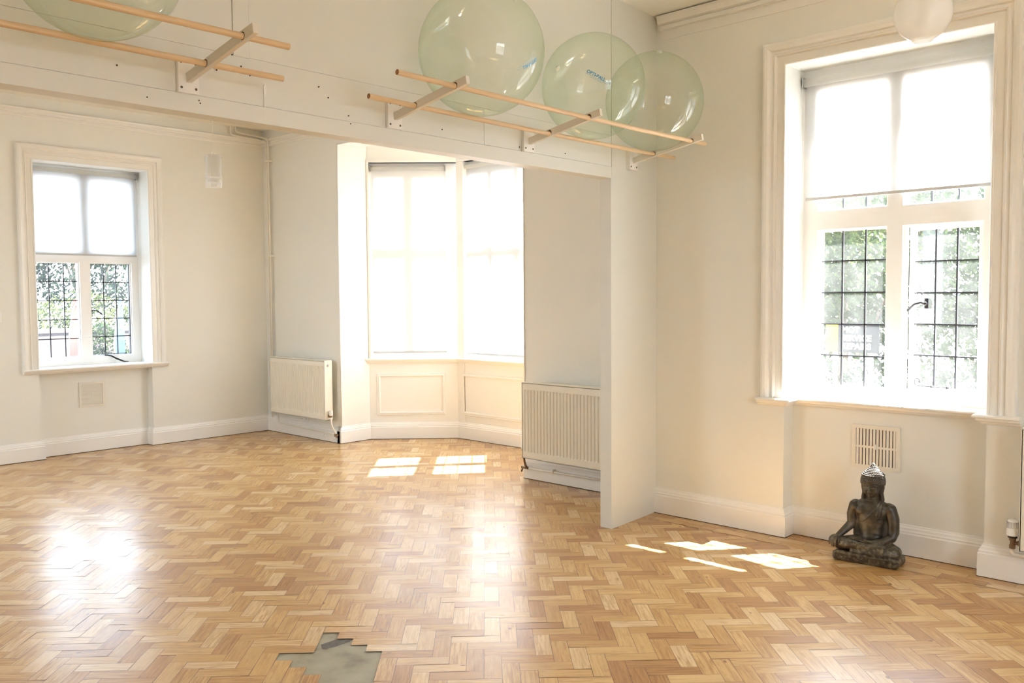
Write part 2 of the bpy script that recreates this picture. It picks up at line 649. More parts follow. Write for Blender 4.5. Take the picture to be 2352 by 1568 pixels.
def concrete_mat():
    mt, t, N, L, p = nodes('bare_screed')
    tcn = N.new('ShaderNodeTexCoord')
    n = N.new('ShaderNodeTexNoise'); n.inputs['Scale'].default_value = 6; n.inputs['Detail'].default_value = 8
    L.new(tcn.outputs['Object'], n.inputs['Vector'])
    r = N.new('ShaderNodeValToRGB')
    e = r.color_ramp.elements
    e[0].position = .28; e[0].color = (0.22, 0.205, 0.15, 1)
    e[1].position = .7; e[1].color = (0.43, 0.42, 0.33, 1)
    k = e.new(.45); k.color = (0.36, 0.345, 0.255, 1)
    L.new(n.outputs['Fac'], r.inputs[0])
    L.new(r.outputs[0], p.inputs['Base Color'])
    p.inputs['Roughness'].default_value = .45
    return mt


M_conc = concrete_mat()

# ---------------------------------------------------------------- floor
WB = 0.0721
A0, B0, ANG = -0.5954, 3.7003, R(0.0)
patch = {1: range(-2, -1), 0: range(-2, 0), -1: range(-2, 1), -2: range(-4, 2), -3: range(-3, 2), -4: range(-2, 2)}


def in_patch(i, j):
    if j in patch: return i in patch[j]
    return -11 <= j <= -5 and -1 <= i < 2


def ab2xy(a, b):
    # a: screen right direction (1,-1)/sqrt2 ; b: away (1,1)/sqrt2
    return ((a + b) * S2, (b - a) * S2)


rnd = random.Random(5)
slab = bmesh.new()
box(slab, -1.9, 6.5, -2.7, 9.3, -0.12, -0.004)
floor = tag(obj('floor', slab, M_conc), kind='structure')
fb = bmesh.new()
Le = fb.loops.layers.uv.new('edge')
Ld = fb.loops.layers.uv.new('dims')
Lr = fb.loops.layers.uv.new('rnd')


def in_room(x, y):
    return -1.95 < x < 6.4 and -2.7 < y < 8.95


def block(quad, Lx, Ly, uoff=0.0, Lfull=None, z=0.0, rr=None):
    a, b = rr if rr else (rnd.random(), rnd.random())
    tx, ty, z0 = rnd.uniform(-.0006, .0006), rnd.uniform(-.0004, .0004), z
    uv = [(0, 0), (Lx, 0), (Lx, Ly), (0, Ly)]
    sg = [(-1, -1), (1, -1), (1, 1), (-1, 1)]
    vs_ = [fb.verts.new((q[0], q[1], z0 + s[0] * tx + s[1] * ty)) for q, s in zip(quad, sg)]
    f = fb.faces.new(vs_)
    for lp, k in zip(f.loops, uv):
        lp[Le].uv = (k[0], k[1])
        lp[Ld].uv = (Lx, Ly)
        lp[Lr].uv = (a, b)
    if f.normal.z < 0: pass


for mcol in range(-26, 40):
    for k in range(-150, 150):
        i0 = -5 + k + 6 * mcol
        j0 = -k          # top row index (cells j0-1)
        # horizontal block
        for kind in (0, 1):
            if kind == 0:
                cells = [(i0 + c, j0 - 1) for c in range(3)]
                ca, cb_ = i0 + 1.5, j0 - .5
            else:
                cells = [(i0 + 3, j0 - 1 + c) for c in range(3)]
                ca, cb_ = i0 + 3.5, j0 + .5
            x, y = ab2xy(A0 + ca * WB, B0 + cb_ * WB)
            if not in_room(x, y): continue
            keep = [c for c in cells if not in_patch(*c)]
            if not keep: continue
            # contiguous run
            runs = [[keep[0]]]
            for c in keep[1:]:
                if abs(c[0] - runs[-1][-1][0]) + abs(c[1] - runs[-1][-1][1]) == 1: runs[-1].append(c)
                else: runs.append([c])
            rr = (rnd.random(), rnd.random())
            for run in runs:
                i_a, i_b = min(c[0] for c in run), max(c[0] for c in run) + 1
                j_a, j_b = min(c[1] for c in run), max(c[1] for c in run) + 1
                P = [(i_a, j_a), (i_b, j_a), (i_b, j_b), (i_a, j_b)]
                if kind == 1: P = P[1:] + P[:1]
                q = [ab2xy(A0 + a * WB, B0 + b * WB) for a, b in P]
                Lx, Ly = (i_b - i_a) * WB, (j_b - j_a) * WB
                if kind == 1: Lx, Ly = Ly, Lx
                block(q, Lx, Ly, rr=rr)
# border blocks along the near right wall
for row in range(2):
    y = -2.6 + row * .11
    while y < 3.3:
        x1 = 5.13 - row * .0 - .075 * 0
        xa, xb = 4.835 + row * .075, 4.91 + row * .075
        block([(xa, y), (xa, y + .225), (xb, y + .225), (xb, y)][::-1], .225, .075, z=.0012)
        y += .226
for y in [1.30 + .226 * i for i in range(5)]:
    block([(4.985, y), (4.985, y + .225), (5.12, y + .225), (5.12, y)][::-1], .225, .135, z=.0012)
for f in fb.faces:
    f.normal_update()
    if f.normal.z < 0: f.normal_flip()
o = obj('parquet', fb, M_floor, floor)
tag(o, 'honey pine herringbone parquet blocks')
# grey plank-shaped stain on the bare patch
sb = bmesh.new()
for (a, b) in ((-9.6, 0),):
    pts = [(2.116, 3.144), (2.19, 3.142), (2.237, 3.112), (2.245, 3.088), (2.218, 3.075), (2.156, 3.079), (2.1, 3.086), (2.093, 3.101)]
vv = [sb.verts.new((p[0], p[1], -.0035)) for p in pts]
f = sb.faces.new(vv)
f.normal_update()
if f.normal.z < 0: f.normal_flip()
M_scr = paint('dark_scrape', (0.17, 0.16, 0.15), .8, .3, .1, 60)
obj('scrape_mark', sb, M_scr, floor)

# ---------------------------------------------------------------- walls
XN, XF, YF, YP, ZC = 5.01, 5.255, 8.76, 3.32, 3.36


def struct(name, bm, mt, **k):
    return tag(obj(name, bm, mt, **k), kind='structure')


def wb(lst, M=None):
    b = bmesh.new()
    for a in lst: box(b, *a, M=M)
    return b


wl, wr = 2.86, 3.93
struct('wall_far', wb([(-1.9, .2, YF, 9.25, 0, ZC), (1.27, wl, YF, 9.25, 0, ZC), (.2, 1.27, YF, 9.25, 0, .845), (.2, 1.27, YF, 9.25, 2.79, ZC), (wr, 5.6, YF, 9.25, 0, ZC), (wl, wr, YF, 9.25, 2.79, ZC),
                       (wl, wr, YF + .115, 9.25, 0, .845)]), M_wall)
wn0, wn1 = 1.295, 2.425
vn0, vn1 = -1.31, -.18
struct('wall_right', wb([(XN, 5.45, wn1, 3.41, 0, ZC), (XN, 5.45, -2.8, wn0, 0, ZC),
                         (XN, 5.45, wn0, wn1, 2.875, ZC), (5.13, 5.45, wn0, wn1, 0, .855),]), M_wall)
struct('wall_bay_side', wb([(XF, 5.62, 7.36, YF, 0, ZC), (XF, 5.45, 3.41, 4.80, 0, ZC), (XF, 5.55, 4.80, 7.36, 3.045, ZC),
                            (5.40, 5.62, 4.60, 4.80, 0, ZC)]), M_wall)
# bay : canted walls and front
MC1 = Matrix(((S2, S2, 0, 5.62), (-S2, S2, 0, 7.36), (0, 0, 1, 0), (0, 0, 0, 1)))   # s along (1,-1), n out (1,1)
MC2 = Matrix(((S2, S2, 0, 5.62), (S2, -S2, 0, 4.80), (0, 0, 1, 0), (0, 0, 0, 1)))   # s along (1,1), n out (1,-1)
SL = .94
b = bmesh.new()
for Mx in (MC1, MC2):
    box(b, -.25, SL, 0, .22, 0, .84, M=Mx)
    box(b, -.25, SL, 0, .22, 2.90, ZC, M=Mx)
    box(b, -.25, .0, 0, .22, .84, 2.90, M=Mx)
box(b, 6.285, 6.53, 5.465, 6.695, 0, .84)
box(b, 6.285, 6.53, 5.465, 6.695, 2.90, ZC)
bmesh.ops.recalc_face_normals(b, faces=list(b.faces))
struct('wall_bay', b, M_casing)
# corner posts of the bay
b = bmesh.new()
box(b, 6.279, 6.50, 6.60, 6.70, .0, ZC)
box(b, 6.279, 6.50, 5.46, 5.56, .0, ZC)
struct('trim_1', b, M_casing)
ADDED_LW = [(6.6, 8.0)]  # left wall opening for an unseen window added to light the room
lst = [(-2.0, -1.85, -2.8, 9.25, 0, .85), (-2.0, -1.85, -2.8, 9.25, 2.8, ZC)]
yy = -2.8
for a_, b_ in ADDED_LW + [(9.25, 9.25)]:
    if a_ > yy: lst.append((-2.0, -1.85, yy, a_, .85, 2.8))
    yy = b_
struct('wall_left', wb(lst), M_wall)
struct('wall_back', wb([(-2.0, 1.0, -2.75, -2.6, 0, ZC), (2.6, 5.45, -2.75, -2.6, 0, ZC), (1.0, 2.6, -2.75, -2.6, 0, .85), (1.0, 2.6, -2.75, -2.6, 2.75, ZC)]), M_wall)
b = bmesh.new()
cp = [(-2.0, -2.8), (5.45, -2.8), (5.45, 4.68), (5.70, 4.62), (6.52, 5.42), (6.52, 6.74), (5.70, 7.54), (5.62, 7.54), (5.62, 9.25), (-2.0, 9.25)]
f = b.faces.new([b.verts.new((x, y, ZC)) for x, y in cp])
g = bmesh.ops.extrude_face_region(b, geom=[f])
bmesh.ops.translate(b, verts=[v for v in g['geom'] if isinstance(v, bmesh.types.BMVert)], vec=(0, 0, .12))
bmesh.ops.recalc_face_normals(b, faces=list(b.faces))
struct('ceiling', b, M_ceil)
# outer roof slab shading nothing inside; parapet left out

def skewbox(bm, x0, x1, ya, yb, y1, z0, z1):
    """box whose front face runs from (x0, ya) to (x1, yb)"""
    lo = [bm.verts.new((x, y, z0)) for x, y in ((x0, ya), (x1, yb), (x1, y1), (x0, y1))]
    hi = [bm.verts.new((x, y, z1)) for x, y in ((x0, ya), (x1, yb), (x1, y1), (x0, y1))]
    fs_ = [bm.faces.new(lo[::-1]), bm.faces.new(hi)]
    for k in range(4): fs_.append(bm.faces.new((lo[k], lo[(k + 1) % 4], hi[(k + 1) % 4], hi[k])))
    return fs_


# partition across the room
b = bmesh.new()
box(b, -1.85, 4.50, YP + .006, 3.41, 2.31, ZC)            # recessed panels
box(b, -1.85, 4.455, YP, 3.413, 2.237, 2.309, bev=.002)  # lower rail
skewbox(b, 4.449, XN, YP + .001, YP + .038, 3.41, 0, 2.237)   # pier
skewbox(b, 4.457, XN, YP + .001, YP + .038, 3.40, 2.237, ZC)  # right hand board
box(b, 3.327, 4.453, YP + .003, 3.40, 2.311, 2.50)
box(b, -1.85, 3.3235, YP + .003, 3.40, 2.311, 2.50)
box(b, -1.85, 1.862, YP + .002, 3.40, 2.502, ZC)
box(b, 1.866, 1.938, YP - .001, 3.40, 2.498, ZC)
box(b, 1.941, 4.453, YP + .003, 3.40, 2.502, ZC)
part = struct('wall_partition', b, M_part)
# pin holes and old screw holes in the boards, paint tear
hb = bmesh.new()
for (x, z) in ((1.39, 2.37), (1.50, 2.27), (1.53, 2.45), (1.79, 2.425), (1.86, 2.50), (1.90, 2.46), (1.94, 2.43), (2.28, 2.44), (2.33, 2.40),
               (1.71, 2.29), (1.715, 2.28), (2.44, 2.335), (2.45, 2.30), (3.02, 2.35), (3.6, 2.33), (4.0, 2.34)):
    cyl(hb, (x, YP - .0008, z), (x, YP + .004, z), .0032, n=8)
o = obj('nail_hole', hb, M_hole, part)
tb = bmesh.new()
pts = [(2.006, 2.405), (2.016, 2.398), (2.014, 2.37), (2.008, 2.345), (2.006, 2.30), (2.002, 2.255), (2.004, 2.30), (2.003, 2.36), (2.001, 2.39)]
vv = [tb.verts.new((x, YP - .0005, z)) for x, z in pts]
tb.faces.new(vv)
r_ = bmesh.ops.extrude_face_region(tb, geom=list(tb.faces))
bmesh.ops.translate(tb, verts=[v for v in r_['geom'] if isinstance(v, bmesh.types.BMVert)], vec=(0, .003, 0))
obj('paint_tear', tb, M_plastic, part)

# baseboards
BP = [(0, 0), (.026, 0), (.026, .122), (.021, .130), (.023, .137), (.017, .146), (.015, .156), (.007, .164), (.006, .171), (0, .173)]


def base(name, path, mt=M_trim, z=.003):
    b = bmesh.new()
    sweep(b, BP, [(x, y, z) for x, y in path], (0, 0, 1))
    o = struct(name, b, mt)
    d = bmesh.new()      # dark gap line where board meets the floor
    sweep(d, [(0, 0), (.027, 0), (.027, .0045), (0, .0045)], [(x, y, .0005) for x, y in path], (0, 0, 1))
    obj('floor_gap', d, M_gapline, o)
    return o


# room lies to the left of the walking direction
base('baseboard_far', [(5.25, YF), (wr, YF), (wr, YF + .115), (wl, YF + .115), (wl, YF), (-1.85, YF)])
base('baseboard_bay_side', [(XF, 7.36), (XF, YF)])
base('baseboard_bay', [(XF, 4.80), (5.62, 4.80), (6.285, 5.465), (6.285, 6.695), (5.62, 7.36), (XF, 7.36), (XF, 7.40)])
base('baseboard_pier_side', [(XF, 3.41), (XF, 4.80)])
base('baseboard_right', [(XN, -2.6), (XN, wn0), (5.13, wn0), (5.13, wn1), (XN, wn1), (XN, YP + .038)])
base('baseboard_left', [(-1.85, YF), (-1.85, -2.6)])

# picture rails
RP = [(0, 0), (.012, 0), (.016, .012), (.034, .018), (.036, .026), (.024, .034), (.026, .05), (.04, .062), (.044, .078), (.03, .084), (0, .084)]


def rail(name, path, z, prof=RP, mt=M_casing):
    b = bmesh.new()
    sweep(b, prof, [(x, y, z) for x, y in path], (0, 0, 1))
    return struct(name, b, mt)


rail('trim_2', [(XF, 3.41), (XF, 4.76)], 3.172)
rail('trim_3', [(XF, 7.40), (XF, YF), (-1.85, YF)], 3.170)
CP = [(0, -.062), (.005, -.062), (.005, -.058), (.003, -.006), (.003, .0), (.03, .001), (.03, .024), (.018, .028), (.018, .032), (.040, .040), (.055, .07), (.058, .088), (0, .088)]
rail('trim_4', [(XN, -2.6), (XN, YP + .003)], 3.262, CP)
# bay opening corner bead
b = bmesh.new()
for yy in (7.355, 4.805):
    cyl(b, (XF - .002, yy, .17), (XF - .002, yy, 3.045), .006, n=10)
cyl(b, (XF - .002, 4.8, 3.043), (XF - .002, 7.36, 3.043), .006, n=10)
struct('trim_5', b, M_trim, smooth=True)

# casings
KP = [(0, 0), (0, .016), (.004, .020), (.012, .018), (.014, .012), (.055, .012), (.060, .022), (.068, .026), (.074, .020), (.088, .018), (.094, .030), (.108, .040), (.124, .044), (.136, .040), (.142, .030), (.142, 0)]


def casing(name, path, Q, mt=M_casing, flip=False, parent=None, prof=KP):
    b = bmesh.new()
    sweep(b, prof, path, Q, flip=flip)
    return obj(name, b, mt, parent, sharp=None)


# ---------------------------------------------------------------- windows
def light_parts(root, M, sL, sR, z0, z1, n_col, n_row, glass, came=M_lead, iron=False, casement=False, ang=0.0, depth=0.0, wframe=None):
    """one leaded light: frame strip, pane, came"""
    MM = M
    if ang:
        piv = Matrix.Translation((sR if ang > 0 else sL, depth, 0))
        MM = M @ piv @ Matrix.Rotation(-ang, 4, 'Z') @ piv.inverted()
    a0, a1, c0, c1 = sL, sR, z0, z1
    if casement:
        b = bmesh.new()
        t = casement
        mt = M_iron if iron else M_winp
        box(b, a0, a0 + t, depth - .012, depth + .022, c0, c1, M=MM)
        box(b, a1 - t, a1, depth - .012, depth + .022, c0, c1, M=MM)
        box(b, a0 + t, a1 - t, depth - .012, depth + .022, c0, c0 + t, M=MM)
        box(b, a0 + t, a1 - t, depth - .012, depth + .022, c1 - t, c1, M=MM)
        obj('casement', b, mt, root)
        a0 += t; a1 -= t; c0 += t; c1 -= t
    g = bmesh.new()
    box(g, a0, a1, depth + .001, depth + .004, c0, c1, M=MM)
    obj('pane', g, glass, root)
    b = bmesh.new()
    w = .0045
    for i in range(1, n_col):
        s = a0 + (a1 - a0) * i / n_col
        box(b, s - w, s + w, depth - .003, depth + .008, c0, c1, M=MM)
    for j in range(1, n_row):
        z = c0 + (c1 - c0) * j / n_row
        box(b, a0, a1, depth - .003, depth + .008, z - w, z + w, M=MM)
    obj('lead_came', b, came, root)
    return MM


def frame_mesh(root, M, s0, s1, z0, z1, lights, rows, depth=0.0, th=.05, reb=.012):
    b = bmesh.new()
    ss = [s0] + [v for l in lights for v in l] + [s1]
    # vertical members
    for k in range(0, len(ss), 2):
        box(b, ss[k], ss[k + 1], depth - th, depth + .05, z0, z1, M=M)
    zz = [z0] + [v for r_ in rows for v in r_] + [z1]
    for l in lights:
        for k in range(0, len(zz), 2):
            box(b, l[0], l[1], depth - th, depth + .05, zz[k], zz[k + 1], M=M)
        # small beads around each light
        for r_ in rows:
            q = .010
            for (a, b_, c, d) in ((l[0], l[0] + q, r_[0], r_[1]), (l[1] - q, l[1], r_[0], r_[1]), (l[0] + q, l[1] - q, r_[0], r_[0] + q), (l[0] + q, l[1] - q, r_[1] - q, r_[1])):
                box(b, a, b_, depth - .028, depth + .03, c, d, M=M)
    return obj('window_frame', b, M_winp, root)


SP = [(0, 0), (.02, .0), (.028, .010), (.040, .016), (.046, .030), (.060, .034), (.060, .042), (.054, .048), (0, .048)]   # sill nose: p out, q up


def handle(root, M, s, z, dirs=1):
    b = bmesh.new()
    box(b, s - .012, s + .012, -.020, -.012, z - .03, z + .03, M=M, bev=.003)
    ball(b, (0, 0, 0), .012, 2, M=M @ Matrix.Translation((s, -.03, z)))
    P = [M @ Vector(p) for p in ((s, -.03, z), (s + dirs * .02, -.045, z + .006), (s + dirs * .055, -.05, z - .004), (s + dirs * .085, -.048, z - .03), (s + dirs * .10, -.046, z - .045))]
    tube(b, P, .006, 8, radii=[.009, .007, .0065, .008, .005])
    return obj('handle', b, M_iron, root, smooth=True)


def stay(root, M, s0, s1, z, curl_dir=-1, mt=M_iron):
    b = bmesh.new()
    P = [M @ Vector((s1, -.032, z)), M @ Vector((s0, -.032, z))]
    # curl
    cur = []
    for k in range(15):
        a = k / 14 * 1.6 * math.pi
        r_ = .026 * (1 - k / 14 * .65)
        cur.append(M @ Vector((s0 + curl_dir * math.sin(a) * r_, -.032, z + .026 - math.cos(a) * r_)))
    tube(b, P + cur[1:], .0032, 8)
    ball(b, (0, 0, 0), .007, 2, M=M @ Matrix.Translation(Vector(cur[-1])) if False else Matrix.Translation(cur[-1]))
    for s in (s0 + (s1 - s0) * .45, s1 - .01):
        cyl(b, M @ Vector((s, -.014, z)), M @ Vector((s, -.04, z)), .006, n=10)
    return obj('window_stay', b, mt, root, smooth=True)


ROWS = [(.925, 1.895), (2.01, 2.745)]

# window 1 (far wall).  s along +X, n out = +Y
w1 = tag(empty('window_1', (3.395, 9.06, .85)), kind='structure')
M1 = Matrix(((1, 0, 0, 2.86), (0, 1, 0, 9.06), (0, 0, 1, 0), (0, 0, 0, 1)))
L1 = [(.075, .485), (.585, .995)]
R1 = [(.925, 1.865), (1.975, 2.70)]
kids = []
frame_mesh(w1, M1, 0, 1.07, .845, 2.79, L1, R1)
light_parts(w1, M1, L1[0][0], L1[0][1], *R1[0], 3, 5, M_glass)
light_parts(w1, M1, L1[1][0] + .004, L1[1][1] - .004, *R1[0], 3, 5, M_glass, M_iron, True, .013)
for l in L1: light_parts(w1, M1, l[0], l[1], *R1[1], 3, 4, M_glass)
handle(w1, M1, .592, 1.385)
stay(w1, M1, .70, .93, .945)
b = bmesh.new()
tube(b, [M1 @ Vector(p) for p in ((.71, -.03, .935), (.76, -.06, .925), (.80, -.10, .895), (.86, -.13, .865), (.90, -.14, .863))], .006, 8, radii=[.006, .008, .009, .007, .004])
obj('stay_arm', b, M_iron, w1, smooth=True)
casing('casing', [(wl, YF, .85), (wl, YF, 2.79), (wr, YF, 2.79), (wr, YF, .85)], (0, -1, 0), parent=w1)
b = bmesh.new()
box(b, wl, wr, YF, 9.06, .845, .850)
sweep(b, SP, [(4.09, YF, .802), (2.72, YF, .802)], (0, 0, 1))
obj('window_sill', b, M_casing, w1)

# window 5 (near right wall): s along -Y, n out +X
w5 = tag(empty('window_2', (5.30, 1.86, .86)), kind='structure')
M5 = Matrix(((0, 1, 0, 5.30), (-1, 0, 0, wn1), (0, 0, 1, 0), (0, 0, 0, 1)))
L5 = [(.095, .515), (.605, 1.035)]
frame_mesh(w5, M5, 0, 1.13, .855, 2.875, L5, ROWS)
light_parts(w5, M5, L5[0][0], L5[0][1], *ROWS[0], 3, 5, M_glass5)
light_parts(w5, M5, L5[1][0] + .004, L5[1][1] - .004, *ROWS[0], 3, 5, M_glass5, M_lead, False, .028, ang=R(9.0))
for l in L5: light_parts(w5, M5, l[0], l[1], *ROWS[1], 3, 4, M_glass5)
MH = M5 @ Matrix.Translation((1.031, 0, 0)) @ Matrix.Rotation(-R(9.0), 4, 'Z') @ Matrix.Translation((-1.031, 0, 0))
handle(w5, MH, .715, 1.44, -1)
stay(w5, MH, .68, .86, .958, mt=M_iron)
casing('casing', [(XN, wn1, .86), (XN, wn1, 2.875), (XN, wn0, 2.875), (XN, wn0, .86)], (-1, 0, 0), parent=w5)
b = bmesh.new()
box(b, 5.13, 5.30, wn0, wn1, .855, .862)
sweep(b, SP, [(XN, 1.13, .815), (XN, wn0, .815), (5.13, wn0, .815), (5.13, wn1, .815), (XN, wn1, .815), (XN, 2.59, .815)], (0, 0, 1))
# window board filling the top of the recess between the noses
box(b, XN - .0, 5.13, wn0 - .165, wn0 + .001, .855, .862)
obj('window_sill', b, M_casing, w5)
w7 = tag(empty('window_7', (2.2, -2.7, .65)), kind='structure')  # unseen back window, added to light the near room and pier front
M7 = Matrix(((-1, 0, 0, 2.6), (0, -1, 0, -2.68), (0, 0, 1, 0), (0, 0, 0, 1)))
frame_mesh(w7, M7, 0, 1.6, .85, 2.75, [(.06, .76), (.84, 1.54)], [(.92, 2.68)])
for k_, (a_, b_) in enumerate(ADDED_LW):
    w9 = tag(empty('window_%d' % (9 + k_), (-1.92, (a_ + b_) / 2, .85)), kind='structure')  # unseen left window, added to light the walls opposite
    M9 = Matrix(((0, -1, 0, -1.92), (1, 0, 0, a_), (0, 0, 1, 0), (0, 0, 0, 1)))
    wd_ = b_ - a_
    frame_mesh(w9, M9, 0, wd_, .85, 2.80, [(.06, wd_ / 2 - .04), (wd_ / 2 + .04, wd_ - .06)], [(.92, 2.73)])
    for ch_ in w9.children: setw(ch_)
w8 = tag(empty('window_8', (.74, 9.06, .85)), kind='structure')  # unseen second far window, added to brighten the far room
M8 = Matrix(((1, 0, 0, .2), (0, 1, 0, 9.06), (0, 0, 1, 0), (0, 0, 0, 1)))
frame_mesh(w8, M8, 0, 1.07, .845, 2.79, L1, R1)
casing('casing', [(.2, YF, .85), (.2, YF, 2.79), (1.27, YF, 2.79), (1.27, YF, .85)], (0, -1, 0), parent=w8)

# bay windows
LB = [(.07, .37), (.47, .81)]
LB2 = [(.05, .41), (.50, .87)]
for k, (Mx, nm) in enumerate(((MC1, 'window_3'), (MC2, 'window_5'))):
    LB = LB if k == 0 else LB2
    Mg = Mx @ Matrix.Translation((0, .11, 0))
    w = tag(empty(nm, Mg @ Vector((.44, 0, .85))), kind='structure')
    frame_mesh(w, Mg, 0, SL, .84, 2.90, LB, ROWS)
    for i, l in enumerate(LB):
        irn = (i == 1)
        light_parts(w, Mg, l[0], l[1], *ROWS[0], 3, 5, M_glass, M_iron if irn else M_lead, irn, .012 if irn else False)
        light_parts(w, Mg, l[0], l[1], *ROWS[1], 3, 4, M_glass)
    stay(w, Mg, .52, .76, .945)
w4 = tag(empty('window_4', (6.40, 6.08, .85)), kind='structure')
M4 = Matrix(((0, 1, 0, 6.395), (-1, 0, 0, 6.695), (0, 0, 1, 0), (0, 0, 0, 1)))
LF = [(.10, .40), (.465, .765), (.83, 1.13)]
frame_mesh(w4, M4, 0, 1.23, .84, 2.90, LF, ROWS)
for l in LF:
    light_parts(w4, M4, l[0], l[1], *ROWS[0], 3, 5, M_glass)
    light_parts(w4, M4, l[0], l[1], *ROWS[1], 3, 4, M_glass)
# bay sill board following the three sides + flat casing strips
b = bmesh.new()
BSP = [(-.14, .0), (.0, .0), (.02, .004), (.026, .016), (.038, .024), (.042, .036), (.05, .040), (.05, .048), (.044, .054), (-.14, .054)]
sweep(b, BSP, [(5.60, 4.78, .800), (6.285, 5.465, .800), (6.285, 6.695, .800), (5.60, 7.38, .800)], (0, 0, 1))
struct('trim_6', b, M_casing)
b = bmesh.new()
for Mx in (MC1, MC2):
    box(b, .0, .022, -.012, .11, .85, 2.93, M=Mx)
    box(b, .0, SL, -.014, .11, 2.90, 2.925, M=Mx)
bmesh.ops.recalc_face_normals(b, faces=list(b.faces))
box(b, 6.27, 6.40, 5.465, 6.695, 2.90, 2.925)
struct('trim_7', b, M_casing)
# raised panel mouldings under the bay sill
PM = [(0, 0), (0, .006), (.006, .014), (.016, .016), (.024, .010), (.032, .012), (.038, .004), (.038, 0)]
b = bmesh.new()
for Mx, Q in ((MC1, (-S2, -S2, 0)), (MC2, (-S2, S2, 0))):
    P = [Mx @ Vector(p) for p in ((.115, 0, .29), (.115, 0, .66), (.765, 0, .66), (.765, 0, .29))]
    sweep(b, PM, P, Q, closed=True)
P = [(6.285, 6.60, .29), (6.285, 6.60, .66), (6.285, 5.56, .66), (6.285, 5.56, .29)]
sweep(b, PM, P, (-1, 0, 0), closed=True)
struct('trim_8', b, M_casing)


for w_ in (w1, w5, w7, w8, w4, bpy.data.objects['window_3'], bpy.data.objects['window_5']):
    for ch_ in w_.children: setw(ch_)


# ---------------------------------------------------------------- roller blinds
def blind(M, s0, s1, ztop, zbot, label, fab=None, rr=.022, chain=True, side=1, group='sheer white roller blinds'):
    root = tag(empty('roller_blind', M @ Vector(((s0 + s1) / 2, 0, ztop))), label, 'blind')
    b = bmesh.new()
    cyl(b, M @ Vector((s0 + .004, 0, ztop)), M @ Vector((s1 - .004, 0, ztop)), rr, n=24)
    setw(obj('roller', b, M_blindfront, root, smooth=False, sharp=40))
    b = bmesh.new()
    box(b, s0 + .008, s1 - .008, rr * .9 - .0006, rr * .9, zbot, ztop, M=M)
    setw(obj('fabric', b, fab or M_blind, root))
    b = bmesh.new()
    box(b, s0 + .006, s1 - .006, rr * .9 - .005, rr * .9 + .004, zbot - .006, zbot + .012, M=M, bev=.002)
    setw(obj('bottom_bar', b, M_greybar, root))
    for s in (s0, s1):
        b = bmesh.new()
        box(b, s - .004, s + .004, -.024, .03, ztop - .032, ztop + .032, M=M, bev=.002)
        cyl(b, M @ Vector((s, 0, ztop)), M @ Vector((s + (.014 if s == s0 else -.014), 0, ztop)), rr * .8, n=16)
        setw(obj('bracket', b, M_chrome, root))
    if chain:
        b = bmesh.new()
        s = s1 + .006 if side > 0 else s0 - .006
        for dy in (-.014, .014):
            cyl(b, M @ Vector((s, dy, ztop - .01)), M @ Vector((s, dy * .6, ztop - chain)), .0022, n=6)
        setw(obj('chain', b, M_plastic, root))
    return root


M_greybar = paint('blind_bar', (0.55, 0.55, 0.54), .4, .02, 0, 10)
blind(Matrix.Translation((0, -.10, 0)) @ M1, .012, 1.045, 2.745, 1.935, 'sheer white roller blind half down over the far left window', M_blind1, chain=1.35)
blind(M5 @ Matrix.Translation((0, -.085, 0)), .015, 1.115, 2.80, 2.085, 'sheer white roller blind over the top half of the large near window', rr=.026, chain=1.5, side=-1)
blind(MC1 @ Matrix.Translation((0, .035, 0)), .035, .822, 2.845, .915, 'sheer white roller blind lowered over the left side of the bay', M_blind3, chain=1.2)
blind(Matrix(((0, 1, 0, 6.315), (-1, 0, 0, 6.695), (0, 0, 1, 0), (0, 0, 0, 1))), .03, 1.20, 2.845, .90, 'sheer white roller blind lowered over the front of the bay', chain=False)


